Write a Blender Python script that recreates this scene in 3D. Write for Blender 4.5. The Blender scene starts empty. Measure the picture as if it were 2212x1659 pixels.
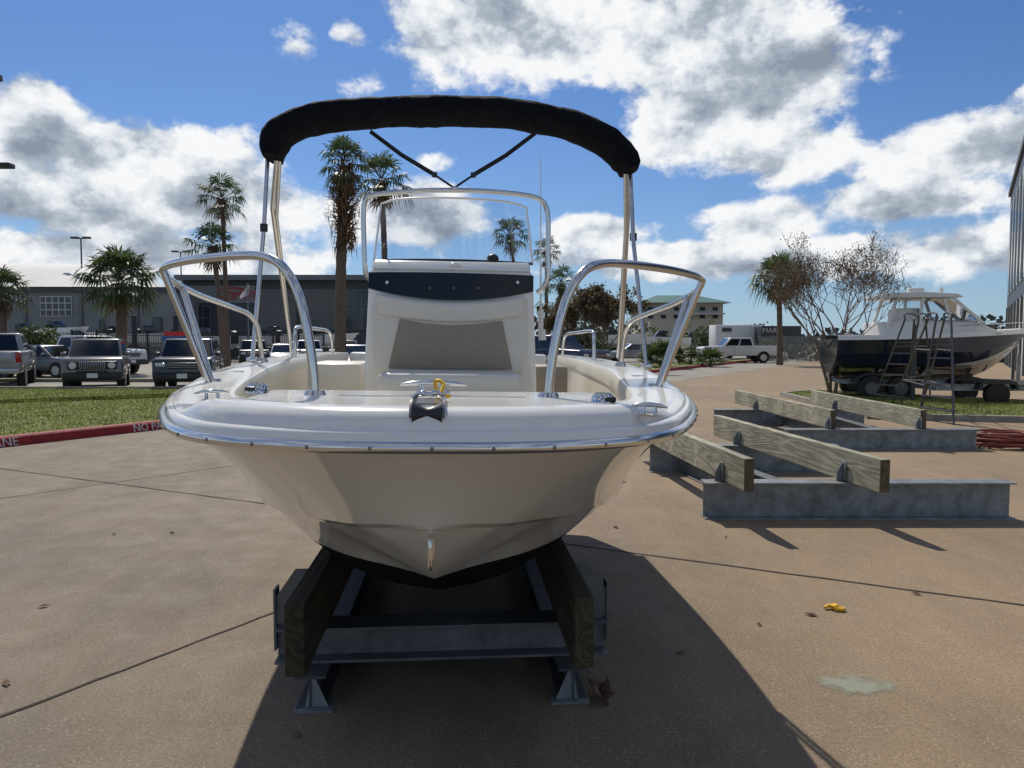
import bpy, bmesh, math, random, mathutils
from mathutils import Vector, Matrix
random.seed(7)
scene=bpy.context.scene
COL=scene.collection
R=math.radians
V=Vector
# ------------------------------------------------------------ camera
F=1640.0; PW=2212.0; HOR=738.0; CY=829.5; CX=1106.0; H=1.6
YAW=R(4.22); PITCH=math.atan((CY-HOR)/F)
cam=bpy.data.cameras.new('camera'); co=bpy.data.objects.new('camera',cam); COL.objects.link(co)
CAMP=V((0.061,0,H)); co.location=CAMP; co.rotation_euler=(R(90)-PITCH,0,-YAW)
cam.sensor_width=36; cam.lens=36*F/PW; cam.clip_end=3000; cam.clip_start=.05
scene.camera=co
RM=co.rotation_euler.to_matrix()
FW=V((math.sin(YAW),math.cos(YAW),0)); RT=V((math.cos(YAW),-math.sin(YAW),0))
def ray(px,py): return RM@V(((px-CX)/F,-(py-CY)/F,-1))
def W(px,py,Y): r=ray(px,py); return CAMP+r*(Y/r.y)
def WG(px,py,z=0): r=ray(px,py); return CAMP+r*((z-H)/r.z)
def WD(px,py,d): r=ray(px,py); return CAMP+r*(d/r.dot(FW))
def G(x,d,z=0): p=CAMP+RT*x+FW*d; return V((p.x,p.y,z))
def GP(px,d,z=0): return G((px-CX)/F*d,d,z)
# ------------------------------------------------------------ materials
def mat(name,col,rough=.5,metal=0,var=.0,scale=8,bump=0,bscale=None,coat=0,stretch=None,spec=.5,col2=None):
    m=bpy.data.materials.new(name); m.use_nodes=True; nt=m.node_tree; n=nt.nodes; b=n['Principled BSDF']
    b.inputs['Base Color'].default_value=(*col,1); b.inputs['Roughness'].default_value=rough; b.inputs['Metallic'].default_value=metal
    b.inputs['Specular IOR Level'].default_value=spec
    if coat: b.inputs['Coat Weight'].default_value=coat; b.inputs['Coat Roughness'].default_value=.04
    if var or bump or col2:
        tc=n.new('ShaderNodeTexCoord'); mp=n.new('ShaderNodeMapping'); nt.links.new(tc.outputs['Object'],mp.inputs[0])
        if stretch: mp.inputs['Scale'].default_value=stretch
        nz=n.new('ShaderNodeTexNoise'); nz.inputs['Scale'].default_value=scale; nz.inputs['Detail'].default_value=5; nz.inputs['Roughness'].default_value=.65
        nt.links.new(mp.outputs[0],nz.inputs['Vector'])
        cr=n.new('ShaderNodeValToRGB'); nt.links.new(nz.outputs['Fac'],cr.inputs[0])
        c2=col2 if col2 else tuple(min(1,c*(1+var)) for c in col)
        c1=tuple(c*(1-var) for c in col)
        cr.color_ramp.elements[0].position=.32; cr.color_ramp.elements[1].position=.68
        cr.color_ramp.elements[0].color=(*c1,1); cr.color_ramp.elements[1].color=(*c2,1)
        nt.links.new(cr.outputs[0],b.inputs['Base Color'])
        if bump:
            nb=n.new('ShaderNodeTexNoise'); nb.inputs['Scale'].default_value=bscale or scale*4; nb.inputs['Detail'].default_value=3
            nt.links.new(mp.outputs[0],nb.inputs['Vector'])
            bp=n.new('ShaderNodeBump'); bp.inputs['Strength'].default_value=bump; bp.inputs['Distance'].default_value=.02
            nt.links.new(nb.outputs['Fac'],bp.inputs['Height']); nt.links.new(bp.outputs[0],b.inputs['Normal'])
    return m
M={}
M['gel']=mat('white_gelcoat',(.77,.75,.70),.2,coat=.35)
M['linerm']=mat('cream_liner',(.72,.67,.56),.35)
M['steel']=mat('stainless',(.62,.61,.59),.16,1)
M['dsteel']=mat('worn_stainless',(.22,.22,.22),.22,1)
M['insert']=mat('rail_insert',(.72,.71,.69),.2,1)
M['chrome']=mat('chrome',(.66,.66,.65),.08,1)
M['canvas']=mat('black_canvas',(.006,.007,.011),.9,var=.3,scale=14,bump=.4,bscale=22,spec=.12)
M['strap']=mat('black_strap',(.010,.010,.012),.8)
M['vinyl']=mat('white_vinyl',(.62,.60,.54),.5,var=.03,scale=6,bump=.05)
M['taupe']=mat('taupe_vinyl',(.27,.235,.18),.6,var=.06,scale=30,bump=.1,bscale=150)
M['band']=mat('dark_acrylic',(.004,.005,.012),.18,spec=.3)
M['black']=mat('black_plastic',(.012,.012,.013),.4)
M['rubber']=mat('tyre_rubber',(.018,.018,.018),.8,var=.2,scale=10)
M['white']=mat('white_paint',(.70,.70,.68),.4)
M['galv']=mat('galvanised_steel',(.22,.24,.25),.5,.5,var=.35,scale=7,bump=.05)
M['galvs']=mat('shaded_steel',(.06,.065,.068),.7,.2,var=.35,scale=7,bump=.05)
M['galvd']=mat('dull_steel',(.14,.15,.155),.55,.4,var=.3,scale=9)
def wood_mat(name,c1,c2,c3):
    m=bpy.data.materials.new(name); m.use_nodes=True; nt=m.node_tree; n=nt.nodes; b=n['Principled BSDF']; L=nt.links.new
    tc=n.new('ShaderNodeTexCoord'); mp=n.new('ShaderNodeMapping'); mp.inputs['Scale'].default_value=(1,.09,1); L(tc.outputs['Object'],mp.inputs[0])
    nz=n.new('ShaderNodeTexNoise'); nz.inputs['Scale'].default_value=3.5; nz.inputs['Detail'].default_value=3; nz.inputs['Distortion'].default_value=.6; L(mp.outputs[0],nz.inputs['Vector'])
    k=n.new('ShaderNodeMath'); k.operation='MULTIPLY'; k.inputs[1].default_value=16; L(nz.outputs['Fac'],k.inputs[0]); fr=n.new('ShaderNodeMath'); fr.operation='PINGPONG'; fr.inputs[1].default_value=.5; L(k.outputs[0],fr.inputs[0])
    cr=n.new('ShaderNodeValToRGB'); L(fr.outputs[0],cr.inputs[0]); e=cr.color_ramp.elements; e[0].position=.02; e[0].color=(*c1,1); e[1].position=.42; e[1].color=(*c2,1)
    n2=n.new('ShaderNodeTexNoise'); n2.inputs['Scale'].default_value=2.2; n2.inputs['Detail'].default_value=5; L(tc.outputs['Object'],n2.inputs['Vector'])
    c3r=n.new('ShaderNodeValToRGB'); c3r.color_ramp.elements[0].position=.35; c3r.color_ramp.elements[1].position=.65; c3r.color_ramp.elements[0].color=(*c3,1); c3r.color_ramp.elements[1].color=(1.1,1.1,1.05,1); L(n2.outputs['Fac'],c3r.inputs[0])
    mx=n.new('ShaderNodeMix'); mx.data_type='RGBA'; mx.blend_type='MULTIPLY'; mx.inputs[0].default_value=1; L(cr.outputs[0],mx.inputs[6]); L(c3r.outputs[0],mx.inputs[7]); L(mx.outputs[2],b.inputs['Base Color']); b.inputs['Roughness'].default_value=.85
    bp=n.new('ShaderNodeBump'); bp.inputs['Strength'].default_value=.3; bp.inputs['Distance'].default_value=.01; L(fr.outputs[0],bp.inputs['Height']); L(bp.outputs[0],b.inputs['Normal']); return m
M['wood']=wood_mat('weathered_timber',(.26,.235,.165),(.43,.405,.31),(.68,.70,.68))
M['woodend']=mat('timber_end',(.10,.075,.045),.9,var=.4,scale=20)
M['woodd']=wood_mat('dark_timber',(.035,.026,.014),(.08,.06,.034),(.55,.6,.55))
M['yellow']=mat('yellow',(.75,.45,.02),.6)
M['trunk']=mat('palm_trunk',(.15,.11,.08),.95,var=.4,scale=6,bump=1,bscale=10,stretch=(1,1,4))
M['boots']=mat('palm_boots',(.16,.095,.055),.95,var=.5,scale=9)
M['frond']=mat('palm_frond',(.04,.07,.03),.5,var=.5,scale=2,col2=(.12,.17,.06))
M['dead']=mat('dead_frond',(.20,.135,.07),.9,var=.4,scale=3)
M['bark']=mat('myrtle_bark',(.18,.13,.10),.85,var=.3,scale=8)
M['leafr']=mat('autumn_leaf',(.15,.08,.05),.7,var=.5,scale=3,col2=(.17,.15,.07))
M['leafg']=mat('shrub_leaf',(.04,.065,.025),.6,var=.5,scale=2,col2=(.12,.17,.05))
M['glassd']=mat('car_glass',(.012,.015,.018),.06,coat=.3)
M['winglass']=mat('window_glass',(.03,.04,.05),.08)
M['lamp']=mat('headlight_glass',(.6,.62,.65),.1,.3)
M['redlamp']=mat('tail_lamp',(.35,.01,.01),.2)
M['rim']=mat('alloy_rim',(.4,.4,.41),.3,.9)
M['curb']=mat('red_curb_paint',(.27,.016,.020),.7,var=.35,scale=6,bump=.2)
M['curbc']=mat('concrete_curb',(.28,.26,.22),.85,var=.2,scale=5)
M['letter']=mat('white_lettering',(.62,.58,.56),.8,var=.2,scale=20)
M['joint']=mat('joint_dark',(.045,.034,.026),.95,var=.4,scale=12)
M['navy']=mat('navy_gelcoat',(.010,.014,.034),.12,coat=.4)
M['hose']=mat('hose_red',(.20,.045,.03),.6,var=.2,scale=5)
M['fence']=mat('black_fence',(.02,.02,.022),.6)
M['dirt']=mat('dry_leaf_brown',(.13,.07,.045),.9,var=.5,scale=60)
def clear_mat(name,fac,tr=(.93,.95,.96)):
    m=bpy.data.materials.new(name); m.use_nodes=True; nt=m.node_tree; n=nt.nodes; n.remove(n['Principled BSDF'])
    t=n.new('ShaderNodeBsdfTransparent'); t.inputs[0].default_value=(*tr,1); g=n.new('ShaderNodeBsdfGlossy'); g.inputs['Roughness'].default_value=.03
    lw=n.new('ShaderNodeLayerWeight'); lw.inputs[0].default_value=fac
    mx=n.new('ShaderNodeMixShader'); nt.links.new(lw.outputs['Fresnel'],mx.inputs[0]); nt.links.new(t.outputs[0],mx.inputs[1]); nt.links.new(g.outputs[0],mx.inputs[2])
    nt.links.new(mx.outputs[0],n['Material Output'].inputs[0]); return m
M['clear']=clear_mat('clear_acrylic',.36,(.84,.87,.90))
M['edge']=mat('acrylic_edge',(.78,.81,.83),.3)
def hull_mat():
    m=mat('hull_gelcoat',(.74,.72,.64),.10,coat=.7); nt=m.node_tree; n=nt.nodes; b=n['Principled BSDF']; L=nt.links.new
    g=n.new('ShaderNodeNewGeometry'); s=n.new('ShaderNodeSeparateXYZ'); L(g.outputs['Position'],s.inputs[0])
    gt=n.new('ShaderNodeMath'); gt.operation='LESS_THAN'; gt.inputs[1].default_value=.885; L(s.outputs[2],gt.inputs[0])  # dark below this height: shade under the hull, put into its colour
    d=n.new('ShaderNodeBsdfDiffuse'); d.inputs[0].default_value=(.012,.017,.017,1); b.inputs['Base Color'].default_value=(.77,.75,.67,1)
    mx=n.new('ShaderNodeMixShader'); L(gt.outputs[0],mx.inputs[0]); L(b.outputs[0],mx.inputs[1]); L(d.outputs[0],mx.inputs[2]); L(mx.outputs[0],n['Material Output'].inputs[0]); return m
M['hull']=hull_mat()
def ground_mat():
    m=bpy.data.materials.new('tan_concrete'); m.use_nodes=True; nt=m.node_tree; n=nt.nodes; b=n['Principled BSDF']; L=nt.links.new
    tc=n.new('ShaderNodeTexCoord')
    def noise(s,d=6,r=.6,st=None):
        z=n.new('ShaderNodeTexNoise'); z.noise_dimensions='2D'; z.inputs['Scale'].default_value=s; z.inputs['Detail'].default_value=d; z.inputs['Roughness'].default_value=r
        if st:
            mp=n.new('ShaderNodeMapping'); mp.inputs['Scale'].default_value=st; mp.inputs['Rotation'].default_value=(0,0,R(28)); L(tc.outputs['Object'],mp.inputs[0]); L(mp.outputs[0],z.inputs['Vector'])
        else: L(tc.outputs['Object'],z.inputs['Vector'])
        return z
    def ramp(src,p0,c0,p1,c1):
        r=n.new('ShaderNodeValToRGB'); r.color_ramp.elements[0].position=p0; r.color_ramp.elements[1].position=p1
        r.color_ramp.elements[0].color=(*c0,1); r.color_ramp.elements[1].color=(*c1,1); L(src,r.inputs[0]); return r
    def mul(a,c,f=1,mode='MULTIPLY'):
        x=n.new('ShaderNodeMix'); x.data_type='RGBA'; x.blend_type=mode; x.inputs[0].default_value=f; L(a,x.inputs[6]); L(c,x.inputs[7]); return x.outputs[2]
    base=ramp(noise(.45,6,.62).outputs['Fac'],.32,(.215,.170,.120),.7,(.272,.213,.148))
    st=ramp(noise(2.0,6,.72,(1,.35,1)).outputs['Fac'],.3,(.84,.85,.87),.64,(1.04,1.03,1.0))
    c=mul(base.outputs[0],st.outputs[0])
    fine=ramp(noise(60,3,.7).outputs['Fac'],.3,(.72,.72,.72),.7,(1.18,1.18,1.18)); c=mul(c,fine.outputs[0],.9)
    vo=n.new('ShaderNodeTexVoronoi'); vo.voronoi_dimensions='2D'; vo.inputs['Scale'].default_value=42; L(tc.outputs['Object'],vo.inputs['Vector'])
    sp=ramp(vo.outputs['Distance'],.08,(.85,.85,.85),.18,(0,0,0)); 
    sel=ramp(noise(9,2).outputs['Fac'],.50,(0,0,0),.62,(1,1,1))
    f=mul(sp.outputs[0],sel.outputs[0])
    x=n.new('ShaderNodeMix'); x.data_type='RGBA'; L(f,x.inputs[0]); L(c,x.inputs[6]); x.inputs[7].default_value=(.44,.37,.28,1); c=x.outputs[2]
    vo2=n.new('ShaderNodeTexVoronoi'); vo2.voronoi_dimensions='2D'; vo2.inputs['Scale'].default_value=5.5; L(tc.outputs['Object'],vo2.inputs['Vector'])
    sp2=ramp(vo2.outputs['Distance'],.015,(.4,.36,.33),.04,(1,1,1)); c=mul(c,sp2.outputs[0],.6)
    # the slabs on the left side are cooler than those on the right
    sx_=n.new('ShaderNodeSeparateXYZ'); L(tc.outputs['Object'],sx_.inputs[0]); mr=n.new('ShaderNodeMapRange'); mr.inputs['From Min'].default_value=-2.0; mr.inputs['From Max'].default_value=2.5; L(sx_.outputs[0],mr.inputs[0])
    tone=ramp(mr.outputs[0],0,(.84,.87,.92),1,(1.12,1.06,.98)); c=mul(c,tone.outputs[0])
    L(c,b.inputs['Base Color'])
    rr=ramp(noise(3,3).outputs['Fac'],.3,(.75,.75,.75),.7,(.9,.9,.9)); L(rr.outputs[0],b.inputs['Roughness'])
    bp=n.new('ShaderNodeBump'); bp.inputs['Strength'].default_value=.3; bp.inputs['Distance'].default_value=.005; L(noise(90,2,.7).outputs['Fac'],bp.inputs['Height']); L(bp.outputs[0],b.inputs['Normal'])
    b.inputs['Specular IOR Level'].default_value=.25
    return m
M['ground']=ground_mat()
M['lot']=mat('parking_concrete',(.26,.24,.205),.85,var=.2,scale=.6,bump=.1,spec=.25)
M['soil']=mat('lawn_soil',(.12,.15,.03),.95,var=.35,scale=3.0,bump=.2,bscale=40,col2=(.19,.20,.05))
def blade_mat():
    m=mat('grass_blade',(.11,.16,.025),.7,var=.3,scale=1.2,col2=(.22,.24,.05)); nt=m.node_tree; n=nt.nodes; b=n['Principled BSDF']
    t=n.new('ShaderNodeBsdfTranslucent'); nt.links.new(b.inputs['Base Color'].links[0].from_socket,t.inputs[0]); mx=n.new('ShaderNodeMixShader'); mx.inputs[0].default_value=.5
    nt.links.new(b.outputs[0],mx.inputs[1]); nt.links.new(t.outputs[0],mx.inputs[2]); nt.links.new(mx.outputs[0],n['Material Output'].inputs[0]); return m
M['blade']=blade_mat()
for k in ('frond','leafr','leafg'):
    m=M[k]; nt=m.node_tree; n=nt.nodes; b=n['Principled BSDF']
    t=n.new('ShaderNodeBsdfTranslucent'); nt.links.new(b.inputs['Base Color'].links[0].from_socket,t.inputs[0]); mx=n.new('ShaderNodeMixShader'); mx.inputs[0].default_value=.35
    nt.links.new(b.outputs[0],mx.inputs[1]); nt.links.new(t.outputs[0],mx.inputs[2]); nt.links.new(mx.outputs[0],n['Material Output'].inputs[0])
# ------------------------------------------------------------ mesh builder
def catmull(pts,n=6,closed=False):
    pts=[V(p) for p in pts]; out=[]; N=len(pts)
    for i in range(N-1):
        p0=pts[max(i-1,0)];p1=pts[i];p2=pts[i+1];p3=pts[min(i+2,N-1)]
        for k in range(n):
            t=k/n
            out.append(.5*((2*p1)+(p2-p0)*t+(2*p0-5*p1+4*p2-p3)*t*t+(3*p1-p0-3*p2+p3)*t**3))
    out.append(pts[-1]); return out
class MB:
    def __init__(s): s.v=[]; s.f=[]
    def poly(s,pts):
        b=len(s.v); s.v+= [V(p) for p in pts]; s.f.append(list(range(b,b+len(pts))))
    def box(s,c,sz,rot=None):
        b=len(s.v); c=V(c)
        for k in range(8):
            o=V(((k&1)-.5,((k>>1)&1)-.5,((k>>2)&1)-.5)); o=V((o.x*sz[0],o.y*sz[1],o.z*sz[2]))
            if rot: o=rot@o
            s.v.append(c+o)
        for q in ((0,2,3,1),(4,5,7,6),(0,1,5,4),(2,6,7,3),(0,4,6,2),(1,3,7,5)): s.f.append([b+i for i in q])
        return s
    def bar(s,p0,p1,w,h):
        p0=V(p0);p1=V(p1); d=p1-p0; L=d.length; y=d.normalized(); x=y.cross(V((0,0,1)))
        if x.length<1e-4: x=V((1,0,0))
        x.normalize(); z=x.cross(y)
        rot=Matrix((x,y,z)).transposed(); return s.box((p0+p1)/2,(w,L,h),rot)
    def tube(s,pts,r,n=8,cap=True):
        pts=[V(p) for p in pts]; N=len(pts); rs=r if isinstance(r,(list,tuple)) else [r]*N
        b=len(s.v); prev=None
        for i,p in enumerate(pts):
            t=(pts[min(i+1,N-1)]-pts[max(i-1,0)]); 
            if t.length<1e-9: t=V((0,0,1))
            t.normalize()
            if prev is None:
                u=t.cross(V((0,0,1)))
                if u.length<.05: u=t.cross(V((1,0,0)))
            else: u=prev-t*prev.dot(t)
            u.normalize(); prev=u; w=t.cross(u)
            for k in range(n):
                a=2*math.pi*k/n; s.v.append(p+(u*math.cos(a)+w*math.sin(a))*rs[i])
        for i in range(N-1):
            for k in range(n):
                s.f.append([b+i*n+k,b+i*n+(k+1)%n,b+(i+1)*n+(k+1)%n,b+(i+1)*n+k])
        if cap:
            s.f.append([b+k for k in range(n)][::-1]); s.f.append([b+(N-1)*n+k for k in range(n)])
        return s
    def cyl(s,p0,p1,r,n=16,r1=None): return s.tube([p0,p1],[r,r if r1 is None else r1],n)
    def sph(s,c,r,nu=12,nv=8):
        c=V(c); r=(r,r,r) if not isinstance(r,(tuple,list)) else r; b=len(s.v)
        for j in range(1,nv):
            ph=math.pi*j/nv
            for i in range(nu):
                a=2*math.pi*i/nu; s.v.append(c+V((r[0]*math.sin(ph)*math.cos(a),r[1]*math.sin(ph)*math.sin(a),r[2]*math.cos(ph))))
        top=len(s.v); s.v.append(c+V((0,0,r[2]))); s.v.append(c-V((0,0,r[2])))
        for j in range(nv-2):
            for i in range(nu): s.f.append([b+j*nu+i,b+(j+1)*nu+i,b+(j+1)*nu+(i+1)%nu,b+j*nu+(i+1)%nu])
        for i in range(nu):
            s.f.append([top,b+i,b+(i+1)%nu]); s.f.append([top+1,b+(nv-2)*nu+(i+1)%nu,b+(nv-2)*nu+i])
        return s
    def grid(s,rows):
        b=len(s.v); n=len(rows[0])
        for r in rows: s.v+=[V(p) for p in r]
        for i in range(len(rows)-1):
            for k in range(n-1): s.f.append([b+i*n+k,b+i*n+k+1,b+(i+1)*n+k+1,b+(i+1)*n+k])
        return s
    def prism(s,poly,off):
        off=V(off); b=len(s.v); n=len(poly)
        s.v+=[V(p) for p in poly]+[V(p)+off for p in poly]
        s.f.append(list(range(b,b+n))); s.f.append(list(range(b+n,b+2*n))[::-1])
        for k in range(n): s.f.append([b+k,b+n+k,b+n+(k+1)%n,b+(k+1)%n])
        return s
def root_of(o):
    while o.parent: o=o.parent
    return o
def build(mb,name,m,parent=None,bevel=0,seg=2,world=True,angle=40,recalc=True,smooth=True):
    me=bpy.data.meshes.new(name); off=V((0,0,0))
    if parent is not None and world: off=root_of(parent).location
    me.from_pydata([tuple(v-off) for v in mb.v],[],mb.f)
    if recalc or bevel:
        bm=bmesh.new(); bm.from_mesh(me)
        bmesh.ops.recalc_face_normals(bm,faces=bm.faces)
        if bevel: bmesh.ops.bevel(bm,geom=[e for e in bm.edges],offset=bevel,segments=seg,affect='EDGES',profile=.5,clamp_overlap=True)
        bm.to_mesh(me); bm.free()
    me.materials.append(m if not isinstance(m,str) else M[m])
    if smooth:
        me.polygons.foreach_set('use_smooth',[True]*len(me.polygons)); me.set_sharp_from_angle(angle=R(angle))
    me.update()
    o=bpy.data.objects.new(name,me); COL.objects.link(o)
    if parent is not None: o.parent=parent
    return o
def tag(o,label,cat,group=None,kind=None):
    o['label']=label; o['category']=cat
    if group: o['group']=group
    if kind: o['kind']=kind
    return o
def thing(name,label,cat,loc=(0,0,0),rz=0,group=None):
    o=bpy.data.objects.new(name,None); COL.objects.link(o); o.location=loc; o.rotation_euler=(0,0,rz); o.empty_display_size=.2
    return tag(o,label,cat,group)
def struct(o,label=None):
    o['kind']='structure'; 
    if label: o['label']=label
    return o
# ------------------------------------------------------------ ground
mb=MB(); mb.poly([(-900,-60,0),(900,-60,0),(900,1500,0),(-900,1500,0)]); struct(build(mb,'ground','ground'),'tan exposed aggregate concrete yard').__setitem__('category','ground')
def sheet(name,pts,z,m,label,cat,kind='structure'):
    mb=MB(); mb.poly([(p.x,p.y,z) for p in pts]); o=build(mb,name,m,recalc=False,smooth=False)
    if o.data.polygons[0].normal.z<0: o.data.flip_normals()
    tag(o,label,cat,None,kind); return o
mb=MB()
def joint(a,b,w=.022,n=30):
    d=(b-a); s=V((-d.y,d.x,0)).normalized(); rows=[[],[]]
    for i in range(n+1):
        p=a+d*i/n; j=random.uniform(-.006,.006); ww=w*random.uniform(.6,1.2)/2
        rows[0].append(V((p.x,p.y,.004))+s*(j+ww)); rows[1].append(V((p.x,p.y,.004))+s*(j-ww))
    mb.grid(rows)
j0=WG(0,1012); j1=WG(2212,1308); dd=(j1-j0).normalized(); joint(j0-dd*14,j1+dd*8,n=140)
a=WG(0,1550); b=WG(600,1320); e=(b-a).normalized(); joint(a-e*1.5,b+e*5.2,.018,60)
a=WG(-60,1086); b=WG(420,1018); e=(b-a).normalized(); joint(a-e*.5,b+e*3.0,.016,50)
struct(build(mb,'slab_joint','joint',recalc=False),'dark joints between the concrete slabs')
sm=mat('mint_stain',(.30,.32,.24),.8); nt=sm.node_tree; n_=nt.nodes; tc=n_.new('ShaderNodeTexCoord'); nz=n_.new('ShaderNodeTexNoise'); nz.inputs['Scale'].default_value=9; nz.inputs['Detail'].default_value=6; nt.links.new(tc.outputs['Object'],nz.inputs['Vector'])
gr_=n_.new('ShaderNodeTexGradient'); gr_.gradient_type='SPHERICAL'; mp=n_.new('ShaderNodeMapping'); mp.inputs['Scale'].default_value=(4.2,6.5,1); nt.links.new(tc.outputs['Object'],mp.inputs[0]); nt.links.new(mp.outputs[0],gr_.inputs[0])
ad=n_.new('ShaderNodeMath'); ad.operation='MULTIPLY_ADD'; nt.links.new(nz.outputs['Fac'],ad.inputs[0]); ad.inputs[1].default_value=1.6; nt.links.new(gr_.outputs['Fac'],ad.inputs[2])
rp=n_.new('ShaderNodeMapRange'); rp.inputs['From Min'].default_value=1.05; rp.inputs['From Max'].default_value=1.45; rp.inputs['To Max'].default_value=.75; nt.links.new(ad.outputs[0],rp.inputs[0]); nt.links.new(rp.outputs[0],n_['Principled BSDF'].inputs['Alpha'])
c=WG(1843,1480); mb=MB(); mb.poly([(-.35,-.25,.004),(.35,-.25,.004),(.35,.25,.004),(-.35,.25,.004)]); o=build(mb,'stain',sm,recalc=False); o.location=(c.x,c.y,0); struct(o,'pale mint stain on the concrete at right'); o['category']='stain'
c0=WG(0,967); c1=WG(350,927); cd=(c1-c0).normalized(); cs=V((-cd.y,cd.x,0))
if cs.dot(FW)<0: cs=-cs
A0=c0-cd*5; A1=c0+cd*75
mb=MB(); prof=[(0,0),(.02,.13),(.05,.155),(.17,.155),(.17,0)]
NS=80; mb.grid([[V((A0+(A1-A0)*i/NS+cs*u).to_tuple())+V((0,0,v)) for u,v in prof] for i in range(NS+1)])
curb=build(mb,'kerb','curb',angle=30); struct(curb,'red painted fire lane kerb with white lettering'); curb['category']='kerb'
def text(body,size,M4,m,name,parent=None,ext=.004):
    cu=bpy.data.curves.new(name,'FONT'); cu.body=body; cu.size=size; cu.extrude=ext; cu.align_x='LEFT'; cu.resolution_u=2
    to=bpy.data.objects.new('tmp_text',cu); COL.objects.link(to)
    bpy.context.view_layer.update()
    me=bpy.data.meshes.new_from_object(to.evaluated_get(bpy.context.evaluated_depsgraph_get())); bpy.data.objects.remove(to)
    me.transform(M4); me.materials.clear(); me.materials.append(M[m])
    if parent is not None: me.transform(Matrix.Translation(-root_of(parent).location))
    o=bpy.data.objects.new(name,me); COL.objects.link(o)
    if parent is not None: o.parent=parent
    return o
def face_matrix(o,xd,zd):
    x=V(xd).normalized(); z=V(zd).normalized()
    m=Matrix((x,z,x.cross(z))).transposed().to_4x4(); m.translation=o; return m
up=(V((0,0,1))+cs*.15).normalized()
def kerb_at(px):
    q=[A0+(A1-A0)*i/4000 for i in range(2001)]
    return min(q,key=lambda p: abs(CX+F*(p-CAMP).dot(RT)/max(.1,(p-CAMP).dot(FW))-px))
text('NO PARKING',.19,face_matrix(kerb_at(284)-cs*.004+V((0,0,.008)),cd,up),'letter','lettering',curb,.006)
text('LANE',.19,face_matrix(kerb_at(38)-cd*.49-cs*.004+V((0,0,.008)),cd,up),'letter','lettering',curb,.006)
text('FIRE',.19,face_matrix(kerb_at(38)-cd*1.02-cs*.004+V((0,0,.008)),cd,up),'letter','lettering',curb,.006)
B0=A0+cs*.17; B1=A1+cs*.17
L1=[B0,c0+cd*22+cs*.17,G(2,26.5),G(-11,24.0),G(-26,24.0),G(-26,10)]
sheet('lawn',L1,.12,'soil','sunlit mown lawn behind the red kerb','lawn')
def inside(p,poly):
    c=False; n=len(poly)
    for i in range(n):
        a=poly[i];b=poly[(i+1)%n]
        if (a.y>p.y)!=(b.y>p.y) and p.x<(b.x-a.x)*(p.y-a.y)/(b.y-a.y)+a.x: c=not c
    return c
def blades(poly,n,z,name,label,hmin=.015,hmax=.04):
    mb=MB(); xs=[p.x for p in poly]; ys=[p.y for p in poly]; k=0
    while k<n:
        p=V((random.uniform(min(xs),max(xs)),random.uniform(min(ys),max(ys)),z))
        if not inside(p,poly): continue
        k+=1; a=random.uniform(0,6.28); w=.011; h=random.uniform(hmin,hmax); d=V((math.cos(a),math.sin(a),0))
        mb.poly([p-d*w,p+d*w,p+V((random.uniform(-.03,.03),random.uniform(-.03,.03),h))])
    o=build(mb,name,'blade',recalc=False,smooth=False); tag(o,label,'grass',None,'stuff'); return o
L1b=[B0+cs*.03,c0+cd*8+cs*.2,G(-5,24),G(-22,24),G(-18,12)]
blades(L1b,85000,.12,'grass','short green grass blades on the lawn behind the red kerb')
mb=MB(); mb.bar(G(-26,24.1,.09),G(-3,24.1,.09),.15,.18); 
o=build(mb,'kerb','curbc',bevel=.01); struct(o,'concrete kerb between the lawn and the parked cars')
sheet('parking_lot',[G(-70,24.2),G(3,24.2),G(40,90),G(-70,90)],.004,'lot','pale parking lot behind the lawn','parking lot')
mb=MB(); ip=[G(-60,30.1),G(-9,30.1),G(-9,31.2),G(-60,31.2)]
sheet('grass_island',ip,.10,'soil','narrow planting strip across the parking lot','grass')
mb.bar(G(-60,30,.06),G(-9,30,.06),.14,.14); struct(build(mb,'kerb','curbc'),'concrete kerb of the planting strip in the parking lot')
sheet('verge',[c0+cd*30+cs*.17,c0+cd*74+cs*.17,G(26,72),G(3,44)],.1,'soil','grass verge with palms behind the far red kerb','grass')
isl=[WG(1690,856),WG(1880,905),WG(2330,915),WG(2330,880),WG(1760,850)]
sheet('grass_island',isl,.1,'soil','grass island below the blue and white boat','grass')
blades(isl,12000,.1,'grass','short grass on the island below the blue and white boat')
mb=MB()
for i in range(len(isl)): mb.bar(V((isl[i].x,isl[i].y,.06)),V((isl[(i+1)%5].x,isl[(i+1)%5].y,.06)),.14,.13)
struct(build(mb,'kerb','curbc'),'kerb around the grass island below the blue and white boat')
# ------------------------------------------------------------ MAIN BOAT
BL=V((-.014,4.0,.42)); ROLL=R(.8)
boat=thing('center_console_boat','white center console boat seen bow on, black folded bimini above, resting on timber bunks','boat',BL)
boat.rotation_euler=(0,ROLL,0)
RI=boat.rotation_euler.to_matrix().inverted()
def BP(px,py,Y): return BL+RI@(W(px,py,Y)-BL)
def DP(px,py,z): return BL+RI@(WG(px,py,z)-BL)
C0=-.014
def X(x): return x+C0
S=[(0,1.57),(.15,1.575),(.27,1.60),(.40,1.66),(.505,1.74),(.60,1.88),(.69,2.08),(.77,2.30),(.855,2.60),(.915,2.9),(.98,3.3),(1.06,4.0),(1.12,5.2),(1.10,6.8)]
Cn=[(0,1.85,1.15),(.08,1.88,1.145),(.15,1.93,1.135),(.22,2.0,1.12),(.29,2.1,1.105),(.37,2.22,1.085),(.46,2.4,1.055),(.54,2.58,1.03),(.63,2.8,1.0),(.71,3.05,.97),(.81,3.4,.92),(.90,4.0,.84),(.98,5.2,.76),(.98,6.8,.74)]
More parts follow.
